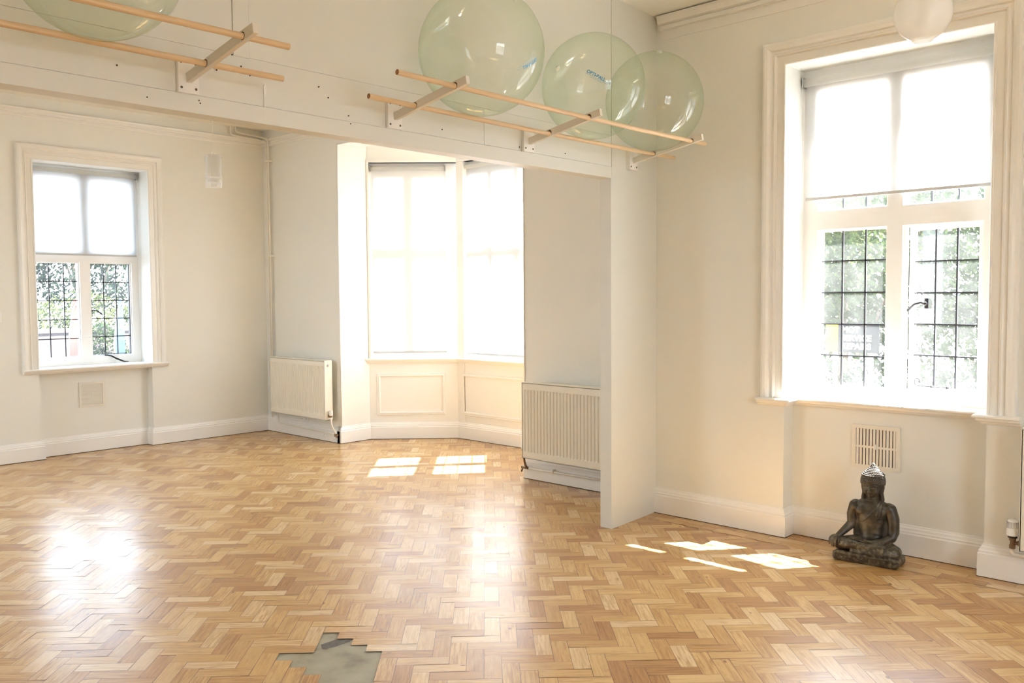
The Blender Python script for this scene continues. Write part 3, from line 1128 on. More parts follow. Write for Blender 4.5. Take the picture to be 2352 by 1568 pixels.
# ---------------------------------------------------------------- radiators
def radiator(y0, y1, xf, z0, z1, label, depth=.09):
    """front face at xf facing -X"""
    root = tag(empty('radiator', (xf + depth, (y0 + y1) / 2, z0)), label, 'radiator')
    b = bmesh.new()
    pitch = .0335
    n = int(round((y1 - y0 - .04) / pitch))
    pitch = (y1 - y0 - .04) / n
    ys = [(y0, 0)]
    for i in range(n):
        s = y0 + .02 + i * pitch
        for f, d in ((0, 0), (.12, 0), (.30, 1), (.70, 1), (.88, 0)):
            ys.append((s + f * pitch, d))
    ys.append((y1, 0))
    zs = [(z0, 0), (z0 + .05, 0), (z0 + .062, 1), (z1 - .062, 1), (z1 - .05, 0), (z1, 0)]
    grid = [[b.verts.new((xf + dy * dz * .0075, y, z)) for (y, dy) in ys] for (z, dz) in zs]
    for r0, r1_ in zip(grid, grid[1:]):
        for k in range(len(ys) - 1):
            b.faces.new((r0[k], r0[k + 1], r1_[k + 1], r1_[k]))
    bmesh.ops.recalc_face_normals(b, faces=list(b.faces))
    for f in b.faces:
        f.normal_update()
    if sum(f.normal.x for f in b.faces) > 0:
        bmesh.ops.reverse_faces(b, faces=list(b.faces))
    box(b, xf + .009, xf + .014, y0, y1, z0, z1)
    box(b, xf, xf + .012, y0, y0 + .004, z0, z1)
    box(b, xf, xf + .012, y1 - .004, y1, z0, z1)
    box(b, xf, xf + .012, y0, y1, z0 - .001, z0 + .003)
    box(b, xf, xf + .012, y0, y1, z1 - .003, z1 + .001)
    setw(obj('front_panel', b, M_rad, root))
    b = bmesh.new()
    box(b, xf + depth - .012, xf + depth, y0 + .004, y1 - .004, z0 + .005, z1 - .005, bev=.003)
    setw(obj('back_panel', b, M_rad, root))
    b = bmesh.new()
    nf = int((y1 - y0) / .03)
    for i in range(nf):
        y = y0 + .02 + i * (y1 - y0 - .04) / (nf - 1)
        box(b, xf + .014, xf + depth - .012, y - .0015, y + .0015, z0 + .03, z1 - .03)
    setw(obj('convector_fins', b, M_rad, root))
    for ya in (y0 - .003, y1):
        b = bmesh.new()
        box(b, xf - .001, xf + depth + .001, ya, ya + .003, z0 + .004, z1 + .006, bev=.001)
        setw(obj('side_cover', b, M_rad, root))
    b = bmesh.new()
    box(b, xf - .001, xf + depth + .001, y0 - .002, y1 + .002, z1 + .0015, z1 + .009, bev=.002)
    k = 0
    setw(obj('top_cover', b, M_rad, root))
    for z in (z1 - .045, z0 + .045):
        b = bmesh.new()
        cyl(b, (xf + depth * .45, y0 - .001, z), (xf + depth * .45, y0 - .012, z), .013, n=16)
        cyl(b, (xf + depth * .45, y0 - .012, z), (xf + depth * .45, y0 - .018, z), .007, n=6)
        setw(obj('plug', b, M_chrome, root))
    for z in (z0 + .12, z1 - .12):
        for y in (y0 + .15, y1 - .15):
            b = bmesh.new()
            box(b, xf + depth, 5.2545 if xf > 5 else 5.0095, y - .015, y + .015, z - .03, z + .03)
            setw(obj('wall_bracket', b, M_rad, root))
    return root


ra = radiator(7.43, 8.465, 5.105, .248, .85, 'cream panel radiator between the far corner and the bay')
# valve and pipes, right end of far radiator
b = bmesh.new()
cyl(b, (5.15, 7.43, .29), (5.15, 7.395, .29), .016, n=8)
ball(b, (5.15, 7.395, .29), .017, 2)
setw(obj('valve', b, M_copper, ra, smooth=True))
b = bmesh.new()
lathe(b, [(0, .05), (.014, .05), (.019, .044), (.02, .0), (.017, -.004), (0, -.004)], (5.15, 7.393, .298), 16)
setw(obj('valve_cap', b, M_plastic, ra, sharp=40))
b = bmesh.new()
tube(b, [(5.15, 7.393, .28), (5.15, 7.388, .20), (5.185, 7.383, .13), (5.20, 7.38, .095)], .0085, 10, .03)
tube(b, [(5.20, 7.38, .095), (5.205, 7.50, .100), (5.21, 8.35, .115), (5.19, 8.43, .125), (5.185, 8.445, .16), (5.18, 8.45, .235)], .0085, 10, .03)
tube(b, [(5.15, 8.468, .29), (5.15, 8.50, .29), (5.15, 8.505, .22), (5.17, 8.53, .18), (5.20, 8.56, .19), (5.21, 8.57, .3)], .0085, 10, .03)
setw(obj('pipe', b, M_pipe, ra, smooth=True))
b = bmesh.new()
cyl(b, (5.20, 7.40, .097), (5.20, 7.355, .093), .011, n=8)
cyl(b, (5.20, 7.372, .105), (5.20, 7.37, .06), .008, n=8)
cyl(b, (5.20, 7.365, .095), (5.17, 7.362, .085), .008, n=8)
setw(obj('drain_cock', b, M_copper, ra))

rb = radiator(3.62, 4.70, 5.105, .20, .805, 'cream panel radiator between the bay and the white pier')
b = bmesh.new()
lathe(b, [(0, .075), (.017, .075), (.021, .065), (.021, .045), (.023, .04), (.023, .004), (.018, 0), (0, 0)], (5.15, 4.725, .262), 20)
setw(obj('thermostat_head', b, M_plastic, rb, sharp=40))
b = bmesh.new()
cyl(b, (5.15, 4.725, .262), (5.15, 4.725, .25), .017, n=16)
setw(obj('collar', b, M_blackpl, rb))
b = bmesh.new()
cyl(b, (5.15, 4.725, .25), (5.15, 4.725, .205), .012, n=8)
cyl(b, (5.15, 4.728, .232), (5.15, 4.70, .232), .010, n=8)
tube(b, [(5.15, 4.725, .21), (5.155, 4.725, .16), (5.18, 4.735, .125), (5.195, 4.735, .10)], .009, 10, .02)
cyl(b, (5.195, 4.72, .10), (5.195, 4.79, .10), .011, n=8)
cyl(b, (5.195, 4.775, .105), (5.185, 4.785, .065), .007, n=8)
setw(obj('valve', b, M_copper, rb, smooth=True))
b = bmesh.new()
tube(b, [(5.20, 4.72, .098), (5.205, 4.40, .10), (5.205, 3.55, .104)], .0085, 10)
for y in (4.46,):
    box(b, 5.19, 5.229, y - .008, y + .008, .09, .12, bev=.002)
setw(obj('pipe', b, M_pipe, rb, smooth=True))

rc = radiator(-.05, 1.10, 4.88, .20, .815, 'cream radiator cut off by the right edge of the photo', .085)
b = bmesh.new()
prof = [(0, .082), (.018, .082), (.0235, .076), (.0255, .062), (.026, .034), (.028, .030), (.029, .004), (.025, 0), (0, 0)]
lathe(b, prof, (4.93, 1.143, .262), 40)
setw(obj('thermostat_head', b, M_plastic, rc, sharp=40))
b = bmesh.new()
for k in range(22):
    a = 2 * math.pi * k / 22
    box(b, .0238, .0268, -.0012, .0012, .040, .072, M=Matrix.Translation((4.93, 1.143, .262)) @ Matrix.Rotation(a, 4, 'Z'))
setw(obj('thermostat_grooves', b, M_greypl, rc))
b = bmesh.new()
cyl(b, (4.93, 1.143, .252), (4.93, 1.143, .262), .022, n=24)
setw(obj('collar', b, M_blackpl, rc))
b = bmesh.new()
cyl(b, (4.93, 1.143, .252), (4.93, 1.143, .238), .017, n=8)
cyl(b, (4.93, 1.143, .238), (4.93, 1.143, .205), .012, n=16)
cyl(b, (4.93, 1.143, .216), (4.93, 1.143, .196), .0155, n=6)
cyl(b, (4.93, 1.143, .226), (4.93, 1.10, .226), .010, n=12)
cyl(b, (4.93, 1.118, .226), (4.93, 1.107, .226), .014, n=6)
setw(obj('valve', b, M_copper, rc, smooth=False))
b = bmesh.new()
tube(b, [(4.93, 1.143, .2), (4.93, 1.143, .168), (4.945, 1.10, .162), (4.96, .6, .160)], .010, 12, .015)
setw(obj('pipe', b, M_pipe, rc, smooth=True))

# ---------------------------------------------------------------- corner heating pipes
hp = tag(empty('heating_pipes', (5.2, 8.6, .3)), 'pair of slim cream pipes running up the far corner', 'pipes')
for dx, dy, off in ((0, 0, 0), (.0, .032, .035)):
    b = bmesh.new()
    yv = 8.585 + dy
    xv = 5.215 + dx
    zt = 3.285 - off if dy else 3.285
    zt = 3.25 if not dy else 3.215
    tube(b, [(xv, yv, .19), (xv, yv, zt), (xv - .03, 8.70, zt + .03), (4.90 - (.06 if dy else 0), 8.715, zt + .03 + .02), (4.90 - (.06 if dy else 0), 8.715, 3.36)], .0095, 12, .035)
    setw(obj('pipe', b, M_pipe, hp, smooth=True))
for z in (1.965, 3.005):
    b = bmesh.new()
    box(b, 5.20, 5.254, 8.565, 8.64, z - .012, z + .012, bev=.003)
    setw(obj('pipe_clip', b, M_pipe, hp))

# ---------------------------------------------------------------- ball racks
def rod(root, x0, x1, y, z, sag=0.0):
    b = bmesh.new()
    n = 14
    P = [(x0 + (x1 - x0) * i / n, y, z - sag * math.sin(math.pi * i / n)) for i in range(n + 1)]
    tube(b, P, .0118, 14)
    o = setw(obj('rod', b, [M_rod, M_rodend], root, sharp=50))
    o.data.polygons[len(o.data.polygons) - 1].material_index = 1
    o.data.polygons[len(o.data.polygons) - 2].material_index = 1
    return o


def rack(xs, ends, label, sag=.004):
    root = tag(empty('ball_rack', (xs[-1], YP, 2.37)), label, 'rack', 'wooden ball racks on the partition')
    for x in xs:
        b = bmesh.new()
        box(b, x - .043, x + .043, YP - .018, YP + (.001 if x < 4.5 else .018), 2.308, 2.445, bev=.0015)
        pl = setw(obj('mounting_plate', b, M_trim, root))
        for dx in (-.030, .030):
            for z in (2.327, 2.426):
                b = bmesh.new()
                cyl(b, (x + dx, YP - .0195, z), (x + dx, YP - .012, z), .0052, n=10)
                setw(obj('screw', b, M_screw, pl))
        b = bmesh.new()
        d = Vector((0, -.505, .088))
        q = Vector((0, .088, .505)).normalized()
        o0 = Vector((x, YP - .018, 2.366))
        t = bmesh.new()
        box(t, -.011, .011, 0, d.length, -.019, .019, bev=.0025)
        yv = d.normalized()
        xv = Vector((1, 0, 0))
        zv = xv.cross(yv)
        if zv.z < 0:
            zv = -zv
        Mt = Matrix((xv, yv, zv)).transposed().to_4x4()
        Mt.translation = o0
        t.transform(Mt)
        bmesh.ops.recalc_face_normals(t, faces=list(t.faces))
        merge(b, t)
        arm = setw(obj('bracket_arm', b, M_bracket, root))
        for yy, zz in ((3.143, 2.393), (2.868, 2.438)):
            b = bmesh.new()
            cyl(b, (x - .0118, yy, zz), (x + .0118, yy, zz), .0145, n=18)
            setw(obj('rod_hole', b, M_hole, arm))
    rod(root, ends[0][0], ends[0][1], 3.143, 2.393, sag)
    rod(root, ends[1][0], ends[1][1], 2.868, 2.438, sag)
    return root


rack([-.2, 1.66], [(-.9, 1.985), (-.9, 1.84)], 'wooden rod ball rack high on the left of the partition')
rack([2.700, 3.662, 4.668], [(2.42, 4.89), (2.358, 4.815)], 'wooden rod ball rack holding three green balls above the pier', .006)


def sphere_text(root, txt, Rr, M, size, mt=M_ink):
    cu = bpy.data.curves.new('text', 'FONT')
    cu.body = txt
    cu.size = size
    cu.align_x = 'CENTER'
    cu.align_y = 'CENTER'
    cu.offset = size * .05
    to = bpy.data.objects.new('text', cu)
    COL.objects.link(to)
    bpy.context.view_layer.update()
    me = bpy.data.meshes.new_from_object(to.evaluated_get(bpy.context.evaluated_depsgraph_get()))
    bpy.data.objects.remove(to)
    t = bmesh.new()
    t.from_mesh(me)
    # lines under the word
    for (xa, xb, y) in ((.62, .95, -.10), (-.62, .40, -.52), (.45, .85, -.52), (-.30, .5, -.80)):
        xa, xb, y = xa * size * 4, xb * size * 4, y * size
        n = 10
        h = size * .028
        top = [t.verts.new((xa + (xb - xa) * i / n, y + h, 0)) for i in range(n + 1)]
        bot = [t.verts.new((xa + (xb - xa) * i / n, y - h, 0)) for i in range(n + 1)]
        for i in range(n): t.faces.new((bot[i], bot[i + 1], top[i + 1], top[i]))
    for v in t.verts:
        d = Vector((v.co.x / Rr, v.co.y / Rr, 1))
        a, b_ = v.co.x / Rr, v.co.y / Rr
        v.co = Vector((math.sin(a) * math.cos(b_), math.sin(b_), math.cos(a) * math.cos(b_))) * Rr * 1.004
    t.transform(M)
    o = obj('printed_word', t, mt, root)
    return o


def gym_ball(c, r, label, axis, text=None):
    root = tag(empty('exercise_ball', (c[0], c[1], c[2] - r)), label, 'ball', 'clear green exercise balls on the racks')
    b = bmesh.new()
    bmesh.ops.create_uvsphere(b, u_segments=96, v_segments=64, radius=r)
    o = obj('shell', b, M_ball, root, smooth=True)
    o.location = (0, 0, r)
    o.rotation_euler = axis
    # valve plug
    b = bmesh.new()
    lathe(b, [(0, r + .002), (.012, r + .002), (.016, r - .004), (.016, r - .012), (0, r - .012)], n=20)
    v = obj('plug', b, M_frost, root)
    v.location = (0, 0, r)
    v.rotation_euler = axis
    if text:
        for (d, upv, size) in text:
            d = Vector(d).normalized()
            y = Vector(upv)
            y = (y - d * y.dot(d)).normalized()
            x = y.cross(d)
            M = Matrix((x, y, d)).transposed().to_4x4()
            k = sphere_text(root, 'OPTI-BALL', r, M, size)
            k.location = (0, 0, r)
    return root


def seat(r):
    y = YP - r - .008
    dy1 = y - 3.005
    h = math.sqrt((r + .0125) ** 2 - .1395 ** 2)
    # centre straight above the two rods' mid line, normal leans by the rods' tilt
    mid = Vector((3.0055, 2.4155))
    nrm = Vector((.0445, .275)).normalized()
    c = mid + nrm * h
    return c.x, c.y


def gb(x, r, label, axis, text=None, dy=0.0):
    cy_, cz = seat(r)
    if cy_ + r > YP - .004:
        pass
    gym_ball((x, cy_ + dy, cz), r, label, axis, text)


rr = r2  # camera right
cam_dir = lambda c: (Vector((0, 0, 1.5)) - Vector(c)).normalized()


def flatten_wall(o, c, r):
    for v in o.data.vertices:
        w = (Matrix.LocRotScale(None, o.rotation_euler, None) @ v.co) + Vector(c)
        if w.y > YP - .0025:
            w.y = YP - .0025
            v.co = Matrix.LocRotScale(None, o.rotation_euler, None).inverted() @ (w - Vector(c))


def place_ball(x, y, z, r, label, axis, text=None):
    root = gym_ball((x, y, z), r, label, axis, text)
    for ch in root.children:
        if ch.name.startswith('shell'):
            flatten_wall(ch, (x, y, z), r)
    return root


place_ball(1.215, 3.047, 2.661, .285, 'clear green exercise ball on the left rack, cut off by the top edge', (R(50), R(10), R(20)))
place_ball(3.04, 3.0515, 2.692, .3075, 'largest clear green ball on the right rack, print near its right edge', (R(20), R(25), R(0)),
           [((0.116, -0.933, -0.341), (0.544, 0.347, -0.764), .022)])
place_ball(3.92, 3.048, 2.670, .29, 'middle clear green ball on the right rack, blue print facing the room', (R(-30), R(55), R(60)),
           [((-0.759, -0.651, -0.036), (0.283, -0.379, 0.881), .023)])
place_ball(4.525, 3.049, 2.680, .297, 'clear green ball at the wall end of the right rack', (R(15), R(-12), R(0)))

# ---------------------------------------------------------------- pendant lamps
lp = tag(empty('pendant_lamp', (3.10, 5.83, 2.30)), 'frosted glass cylinder pendant lamp hanging near the far window', 'lamp', 'frosted pendant lamps')
b = bmesh.new()
cyl(b, (0, 0, .225), (0, 0, ZC - 2.30), .0016, n=8)
obj('cord', b, M_plastic, lp)
b = bmesh.new()
lathe(b, [(0, .245), (.008, .245), (.011, .235), (.018, .215), (.02, .18), (.016, .15), (0, .148)], n=20)
obj('lamp_holder', b, M_plastic, lp, sharp=40)
b = bmesh.new()
lathe(b, [(.057, .215), (.057, .06), (.055, .06), (.055, .213), (.0, .214), (.0, .216)], n=40)
obj('shade', b, M_frost, lp, sharp=40)
b = bmesh.new()
lathe(b, [(.058, .050), (.058, .022), (.055, .022), (.055, .050), (.058, .050)], n=40)
obj('lower_band', b, M_frost, lp, sharp=40)
b = bmesh.new()
lathe(b, [(.0575, .218), (.0575, -.012), (.0560, -.012), (.0560, .218)], n=40)
obj('clear_sleeve', b, M_frost2, lp, sharp=40)
for a in (R(40), R(220), R(-50), R(130)):
    b = bmesh.new()
    cyl(b, (.054 * math.cos(a), .054 * math.sin(a), .204), (.062 * math.cos(a), .062 * math.sin(a), .204), .003, n=8)
    obj('bolt', b, M_greypl, lp)
    b = bmesh.new()
    cyl(b, (.058 * math.cos(a), .058 * math.sin(a), -.016), (.058 * math.cos(a), .058 * math.sin(a), .205), .0015, n=6)
    obj('support_pin', b, M_frost, lp)

lg = tag(empty('pendant_lamp', (3.20, 1.053, 2.372)), 'round frosted glass globe pendant lamp before the large window', 'lamp', 'frosted pendant lamps')
b = bmesh.new()
pr = []
for k in range(25):
    a = -math.pi / 2 + .40 + (math.pi - .62) * k / 24
    pr.append((.0945 * math.cos(a), .092 + .0945 * math.sin(a)))
pr = [(.030, -.004), (.034, .0)] + pr
lathe(b, pr, n=48)
obj('shade', b, M_frost, lg, smooth=True)
b = bmesh.new()
cyl(b, (0, 0, .18), (0, 0, .235), .022, .014, n=20)
cyl(b, (0, 0, .05), (0, 0, .18), .017, n=16)
obj('lamp_holder', b, M_plastic, lg, sharp=40)
b = bmesh.new()
cyl(b, (0, 0, .23), (0, 0, ZC - 2.372), .003, n=8)
obj('cord', b, M_plastic, lg)

# ---------------------------------------------------------------- wall vents, sockets
def vent(M, w, h, label, n, vertical):
    """local: x width, z height, -y out of the wall"""
    root = tag(empty('air_vent', M.translation), label, 'vent')
    b = bmesh.new()
    e = .022
    box(b, -w / 2, w / 2, -.012, 0, -h / 2, -h / 2 + e, M=M)
    box(b, -w / 2, w / 2, -.012, 0, h / 2 - e, h / 2, M=M)
    box(b, -w / 2, -w / 2 + e, -.012, 0, -h / 2 + e, h / 2 - e, M=M)
    box(b, w / 2 - e, w / 2, -.012, 0, -h / 2 + e, h / 2 - e, M=M)
    if vertical:
        box(b, -w / 2 + e, w / 2 - e, -.010, -.002, -.006, .006, M=M)
    setw(obj('frame', b, M_vent, root))
    b = bmesh.new()
    box(b, -w / 2 + e, w / 2 - e, -.0025, -.0005, -h / 2 + e, h / 2 - e, M=M)
    setw(obj('void', b, M_ventdark if vertical else M_vent, root))
    b = bmesh.new()
    W_, H_ = w - 2 * e, h - 2 * e
    for i in range(n):
        if vertical:
            x = -W_ / 2 + (i + .5) * W_ / n
            box(b, x - W_ / n * .34, x + W_ / n * .34, -.0095, -.001, -H_ / 2, H_ / 2, M=M)
        else:
            z = -H_ / 2 + (i + .5) * H_ / n
            box(b, -W_ / 2, W_ / 2, -.0100, -.004, z - H_ / n * .28, z + H_ / n * .28, M=M @ Matrix.Translation((0, 0, 0)))
    setw(obj('louvres', b, M_vent, root))
    b = bmesh.new()
    box(b, -.004, .004, -.018, -.008, -.012, .02, M=M, bev=.002)
    setw(obj('slide_knob', b, M_plastic, root))
    return root


Mv1 = Matrix(((1, 0, 0, 3.372), (0, 1, 0, YF + .115), (0, 0, 1, .565), (0, 0, 0, 1)))
vent(Mv1, .245, .245, 'square white louvred air vent below the far window', 15, False)
Mv2 = Matrix(((0, 1, 0, 5.13), (-1, 0, 0, 1.908), (0, 0, 1, .600), (0, 0, 0, 1)))
vent(Mv2, .275, .258, 'cream slotted air vent on the wall above the statue', 12, True)

sk = tag(empty('power_socket', (XF, 8.03, .207)), 'double power socket half hidden under the far radiator', 'socket')
b = bmesh.new()
box(b, XF - .010, XF, 7.955, 8.10, .165, .250, bev=.003)
setw(obj('faceplate', b, M_plastic, sk))
for y in (7.99, 8.065):
    b = bmesh.new()
    box(b, XF - .0112, XF - .008, y - .002, y + .002, .215, .225)
    box(b, XF - .0112, XF - .008, y - .013, y - .006, .192, .196)
    box(b, XF - .0112, XF - .008, y + .006, y + .013, .192, .196)
    setw(obj('pin_holes', b, M_hole, sk))
sk = tag(empty('round_socket', (5.229, 7.626, .055)), 'small round old socket set in the baseboard below the radiator valve', 'socket')
b = bmesh.new()
cyl(b, (5.231, 7.626, .058), (5.222, 7.626, .058), .029, .026, n=28)
setw(obj('faceplate', b, M_trim, sk, sharp=40))
b = bmesh.new()
for (y, z) in ((7.626, .070), (7.617, .052), (7.635, .052)):
    cyl(b, (5.223, y, z), (5.2212, y, z), .0026, n=8)
setw(obj('pin_holes', b, M_hole, sk))
sw = tag(empty('light_switch', (2.535, YF, 1.34)), 'white light switch plate on the far wall at the left edge', 'switch')
b = bmesh.new()
box(b, 2.475, 2.567, YF - .010, YF, 1.295, 1.387, bev=.003)
setw(obj('faceplate', b, M_plastic, sw))
b = bmesh.new()
box(b, 2.512, 2.530, YF - .014, YF - .008, 1.325, 1.357, bev=.002)
setw(obj('rocker', b, M_plastic, sw))

# ---------------------------------------------------------------- seated buddha statue
def stone_mat():
    mt, t, N, L, p = nodes('weathered_dark_stone')
    tcn = N.new('ShaderNodeTexCoord')
    n = N.new('ShaderNodeTexNoise'); n.inputs['Scale'].default_value = 22; n.inputs['Detail'].default_value = 7
    L.new(tcn.outputs['Object'], n.inputs['Vector'])
    r = N.new('ShaderNodeValToRGB')
    e = r.color_ramp.elements
    e[0].position = .3; e[0].color = (0.028, 0.022, 0.014, 1)
    e[1].position = .78; e[1].color = (0.13, 0.108, 0.068, 1)
    k = e.new(.52); k.color = (0.048, 0.039, 0.024, 1)
    L.new(n.outputs['Fac'], r.inputs[0])
    # worn lighter ridges low on the figure
    sp = N.new('ShaderNodeSeparateXYZ'); L.new(tcn.outputs['Object'], sp.inputs[0])
    mr = N.new('ShaderNodeMapRange'); mr.inputs[1].default_value = .10; mr.inputs[2].default_value = .15
    mr.inputs[3].default_value = .55; mr.inputs[4].default_value = .0
    L.new(sp.outputs['Z'], mr.inputs[0])
    n2 = N.new('ShaderNodeTexNoise'); n2.inputs['Scale'].default_value = 60; n2.inputs['Detail'].default_value = 4
    L.new(tcn.outputs['Object'], n2.inputs['Vector'])
    r2b = N.new('ShaderNodeMapRange'); r2b.inputs[1].default_value = .48; r2b.inputs[2].default_value = .66
    L.new(n2.outputs['Fac'], r2b.inputs[0])
    mm = N.new('ShaderNodeMath'); mm.operation = 'MULTIPLY'
    L.new(mr.outputs[0], mm.inputs[0]); L.new(r2b.outputs[0], mm.inputs[1])
    mx = N.new('ShaderNodeMix'); mx.data_type = 'RGBA'
    mx.inputs[7].default_value = (0.25, 0.22, 0.15, 1)
    L.new(mm.outputs[0], mx.inputs[0]); L.new(r.outputs[0], mx.inputs[6])
    L.new(mx.outputs[2], p.inputs['Base Color'])
    p.inputs['Roughness'].default_value = .42
    p.inputs['Specular IOR Level'].default_value = .55
    b = N.new('ShaderNodeBump'); b.inputs['Strength'].default_value = .5; b.inputs['Distance'].default_value = .002
    L.new(n2.outputs['Fac'], b.inputs['Height'])
    L.new(b.outputs[0], p.inputs['Normal'])
    return mt


M_stone = stone_mat()


def cap(bm, a, b_, r0, r1_, sub=3):
    a, b_ = Vector(a), Vector(b_)
    ball(bm, a, r0, sub)
    ball(bm, b_, r1_, sub)
    cyl(bm, a, b_, r0, r1_, n=24)


def chain(bm, pts, rs):
    for i in range(len(pts) - 1):
        cap(bm, pts[i], pts[i + 1], rs[i], rs[i + 1])


def ell(bm, c, sx_, sy_, sz_, rot=None):
    ball(bm, c, 1.0, 4, (sx_, sy_, sz_), M=rot)


def remeshed(bm, vox, smooth, name):
    me = bpy.data.meshes.new('tmp')
    bm.to_mesh(me)
    bm.free()
    o = bpy.data.objects.new('tmp', me)
    COL.objects.link(o)
    md = o.modifiers.new('r', 'REMESH')
    md.mode = 'VOXEL'
    md.voxel_size = vox
    sm = o.modifiers.new('s', 'SMOOTH')
    sm.iterations = smooth
    sm.factor = .5
    bpy.context.view_layer.update()
    dg = bpy.context.evaluated_depsgraph_get()
    m2 = bpy.data.meshes.new_from_object(o.evaluated_get(dg))
    bpy.data.objects.remove(o)
    bpy.data.meshes.remove(me)
    m2.name = name
    for p in m2.polygons: p.use_smooth = True
    return m2


st = tag(empty('buddha_statue', (4.79, 1.838, 0), R(-84.7)), 'dark weathered stone seated buddha statue on the floor by the right wall', 'statue')
# local: +x = image right, -y = front, z up.
b = bmesh.new()
# torso
for (z, rx, ry, yc) in ((.135, .064, .050, .104), (.160, .063, .047, .104), (.185, .064, .046, .104), (.210, .068, .047, .103), (.235, .074, .048, .102), (.260, .081, .049, .102), (.285, .087, .048, .103), (.305, .088, .044, .105)):
    ell(b, (.008, yc, z), rx, ry, .052)
ell(b, (-.030, .074, .286), .044, .019, .032)
ell(b, (.046, .074, .286), .044, .019, .032)
ell(b, (.010, .112, .322), .084, .034, .024)
# shoulders
ell(b, (-.080, .108, .302), .034, .036, .034)
ell(b, (.098, .108, .302), .035, .036, .034)
# neck
cap(b, (.012, .108, .325), (.012, .100, .385), .034, .031)
ell(b, (.012, .098, .350), .036, .034, .008)
# head
ell(b, (.013, .092, .425), .050, .056, .062)
ell(b, (.013, .080, .400), .039, .042, .036)
ell(b, (.013, .058, .374), .016, .016, .013)   # chin
ell(b, (.013, .098, .455), .060, .064, .050)   # cranium
ell(b, (.013, .105, .495), .042, .045, .034)
cap(b, (.013, .108, .505), (.013, .110, .528), .026, .014)
# cheeks
ell(b, (-.010, .054, .404), .019, .017, .022)
ell(b, (.036, .054, .404), .019, .017, .022)
# ears: long lobes
for s in (-1, 1):
    x = .013 + s * .051
    chain(b, [(x, .098, .442), (x + s * .002, .100, .415), (x - s * .003, .098, .385), (x + s * .001, .100, .352)], [.012, .010, .009, .011])
    chain(b, [(x - s * .012, .112, .395), (x - s * .006, .112, .350)], [.014, .016])
# right arm (image left) to the knee
chain(b, [(-.086, .110, .300), (-.100, .112, .250), (-.100, .108, .195), (-.124, .070, .165), (-.154, .030, .130)], [.032, .030, .026, .022, .0165])
# left arm (image right) to the lap
chain(b, [(.104, .110, .300), (.122, .108, .250), (.126, .104, .180), (.120, .086, .148), (.084, .038, .130), (.045, .018, .126)], [.034, .032, .030, .026, .020, .0155])
# stone left between arms and waist
chain(b, [(-.070, .118, .250), (-.066, .120, .14)], [.020, .030])
chain(b, [(.092, .118, .250), (.088, .120, .14)], [.020, .032])
# legs folded : thighs and shins
chain(b, [(-.03, .110, .088), (-.10, .075, .088), (-.146, .052, .086)], [.054, .044, .037])
chain(b, [(.03, .110, .088), (.10, .075, .086), (.146, .052, .080)], [.054, .044, .037])
chain(b, [(-.148, .040, .088), (-.09, .018, .098), (-.02, .010, .098), (.06, .010, .100), (.100, .018, .098)], [.034, .028, .024, .021, .016])
chain(b, [(.150, .040, .076), (.10, .008, .072), (.04, .006, .070), (-.02, .010, .070)], [.034, .029, .026, .022])
# soles
ell(b, (.085, .010, .108), .034, .018, .012)
ell(b, (-.040, .010, .064), .045, .022, .014)
ell(b, (.0, .070, .072), .145, .066, .026)
body = remeshed(b, .0027, 9, 'body')
# carve face and robe details by displacing
def seg_d(x, z, pts):
    best = 9
    for (x0, z0), (x1, z1) in zip(pts, pts[1:]):
        dx, dz = x1 - x0, z1 - z0
        t = max(0, min(1, ((x - x0) * dx + (z - z0) * dz) / (dx * dx + dz * dz)))
        best = min(best, math.hypot(x - x0 - t * dx, z - z0 - t * dz))
    return best


SASH = [(.056, .345), (.040, .308), (.012, .268), (-.018, .236), (-.048, .215)]
FOLD1 = [(.078, .340), (.070, .300), (.062, .262)]
FOLD2 = [(.066, .338), (.058, .298), (.048, .266)]
for v in body.vertices:
    x, y, z = v.co
    if y < .100 and .20 < z < .36:
        v.co.y -= .0030 * math.exp(-(seg_d(x, z, SASH) / .0030) ** 2)
        v.co.y -= .0050 * math.exp(-(seg_d(x, z, FOLD1) / .0042) ** 2)
        v.co.y -= .0050 * math.exp(-(seg_d(x, z, FOLD2) / .0042) ** 2)
        for k in range(4):
            v.co.y -= .0045 * math.exp(-((x - .046 - k * .006) ** 2 + (z - .256 + (k % 2) * .007) ** 2) / .0000130)
        for (nx, nz) in ((-.034, .272), (.052, .268)):
            v.co.y -= .0035 * math.exp(-((x - nx) ** 2 + (z - nz) ** 2) / .000012)
for v in body.vertices:
    x, y, z = v.co
    if y < .075 and .355 < z < .455 and abs(x - .013) < .05:
        dx = x - .013
        # eye sockets
        for s in (-1, 1):
            d2 = ((dx - s * .021) / .013) ** 2 + ((z - .422) / .008) ** 2
            v.co.y += .0055 * math.exp(-d2)
            # lids
            d2 = ((dx - s * .021) / .012) ** 2 + ((z - .4195) / .0045) ** 2
            v.co.y -= .0038 * math.exp(-d2)
            # brows
            zb = .4345 - abs(abs(dx) - .021) * .18
            d2 = ((z - zb) / .0035) ** 2
            v.co.y -= .0025 * math.exp(-d2) * (1 if .004 < abs(dx) < .042 else 0)
        # mouth
        zm = .386 + abs(dx) * .12
        if abs(dx) < .019:
            v.co.y += .0030 * math.exp(-((z - zm) / .0018) ** 2)
            v.co.y -= .0032 * math.exp(-((z - zm - .0045) / .003) ** 2) * (1 - (dx / .02) ** 2)
            v.co.y -= .0036 * math.exp(-((z - zm + .0050) / .0035) ** 2) * (1 - (dx / .018) ** 2)
body.materials.append(M_stone)
bo = bpy.data.objects.new('body', body)
COL.objects.link(bo)
bo.parent = st
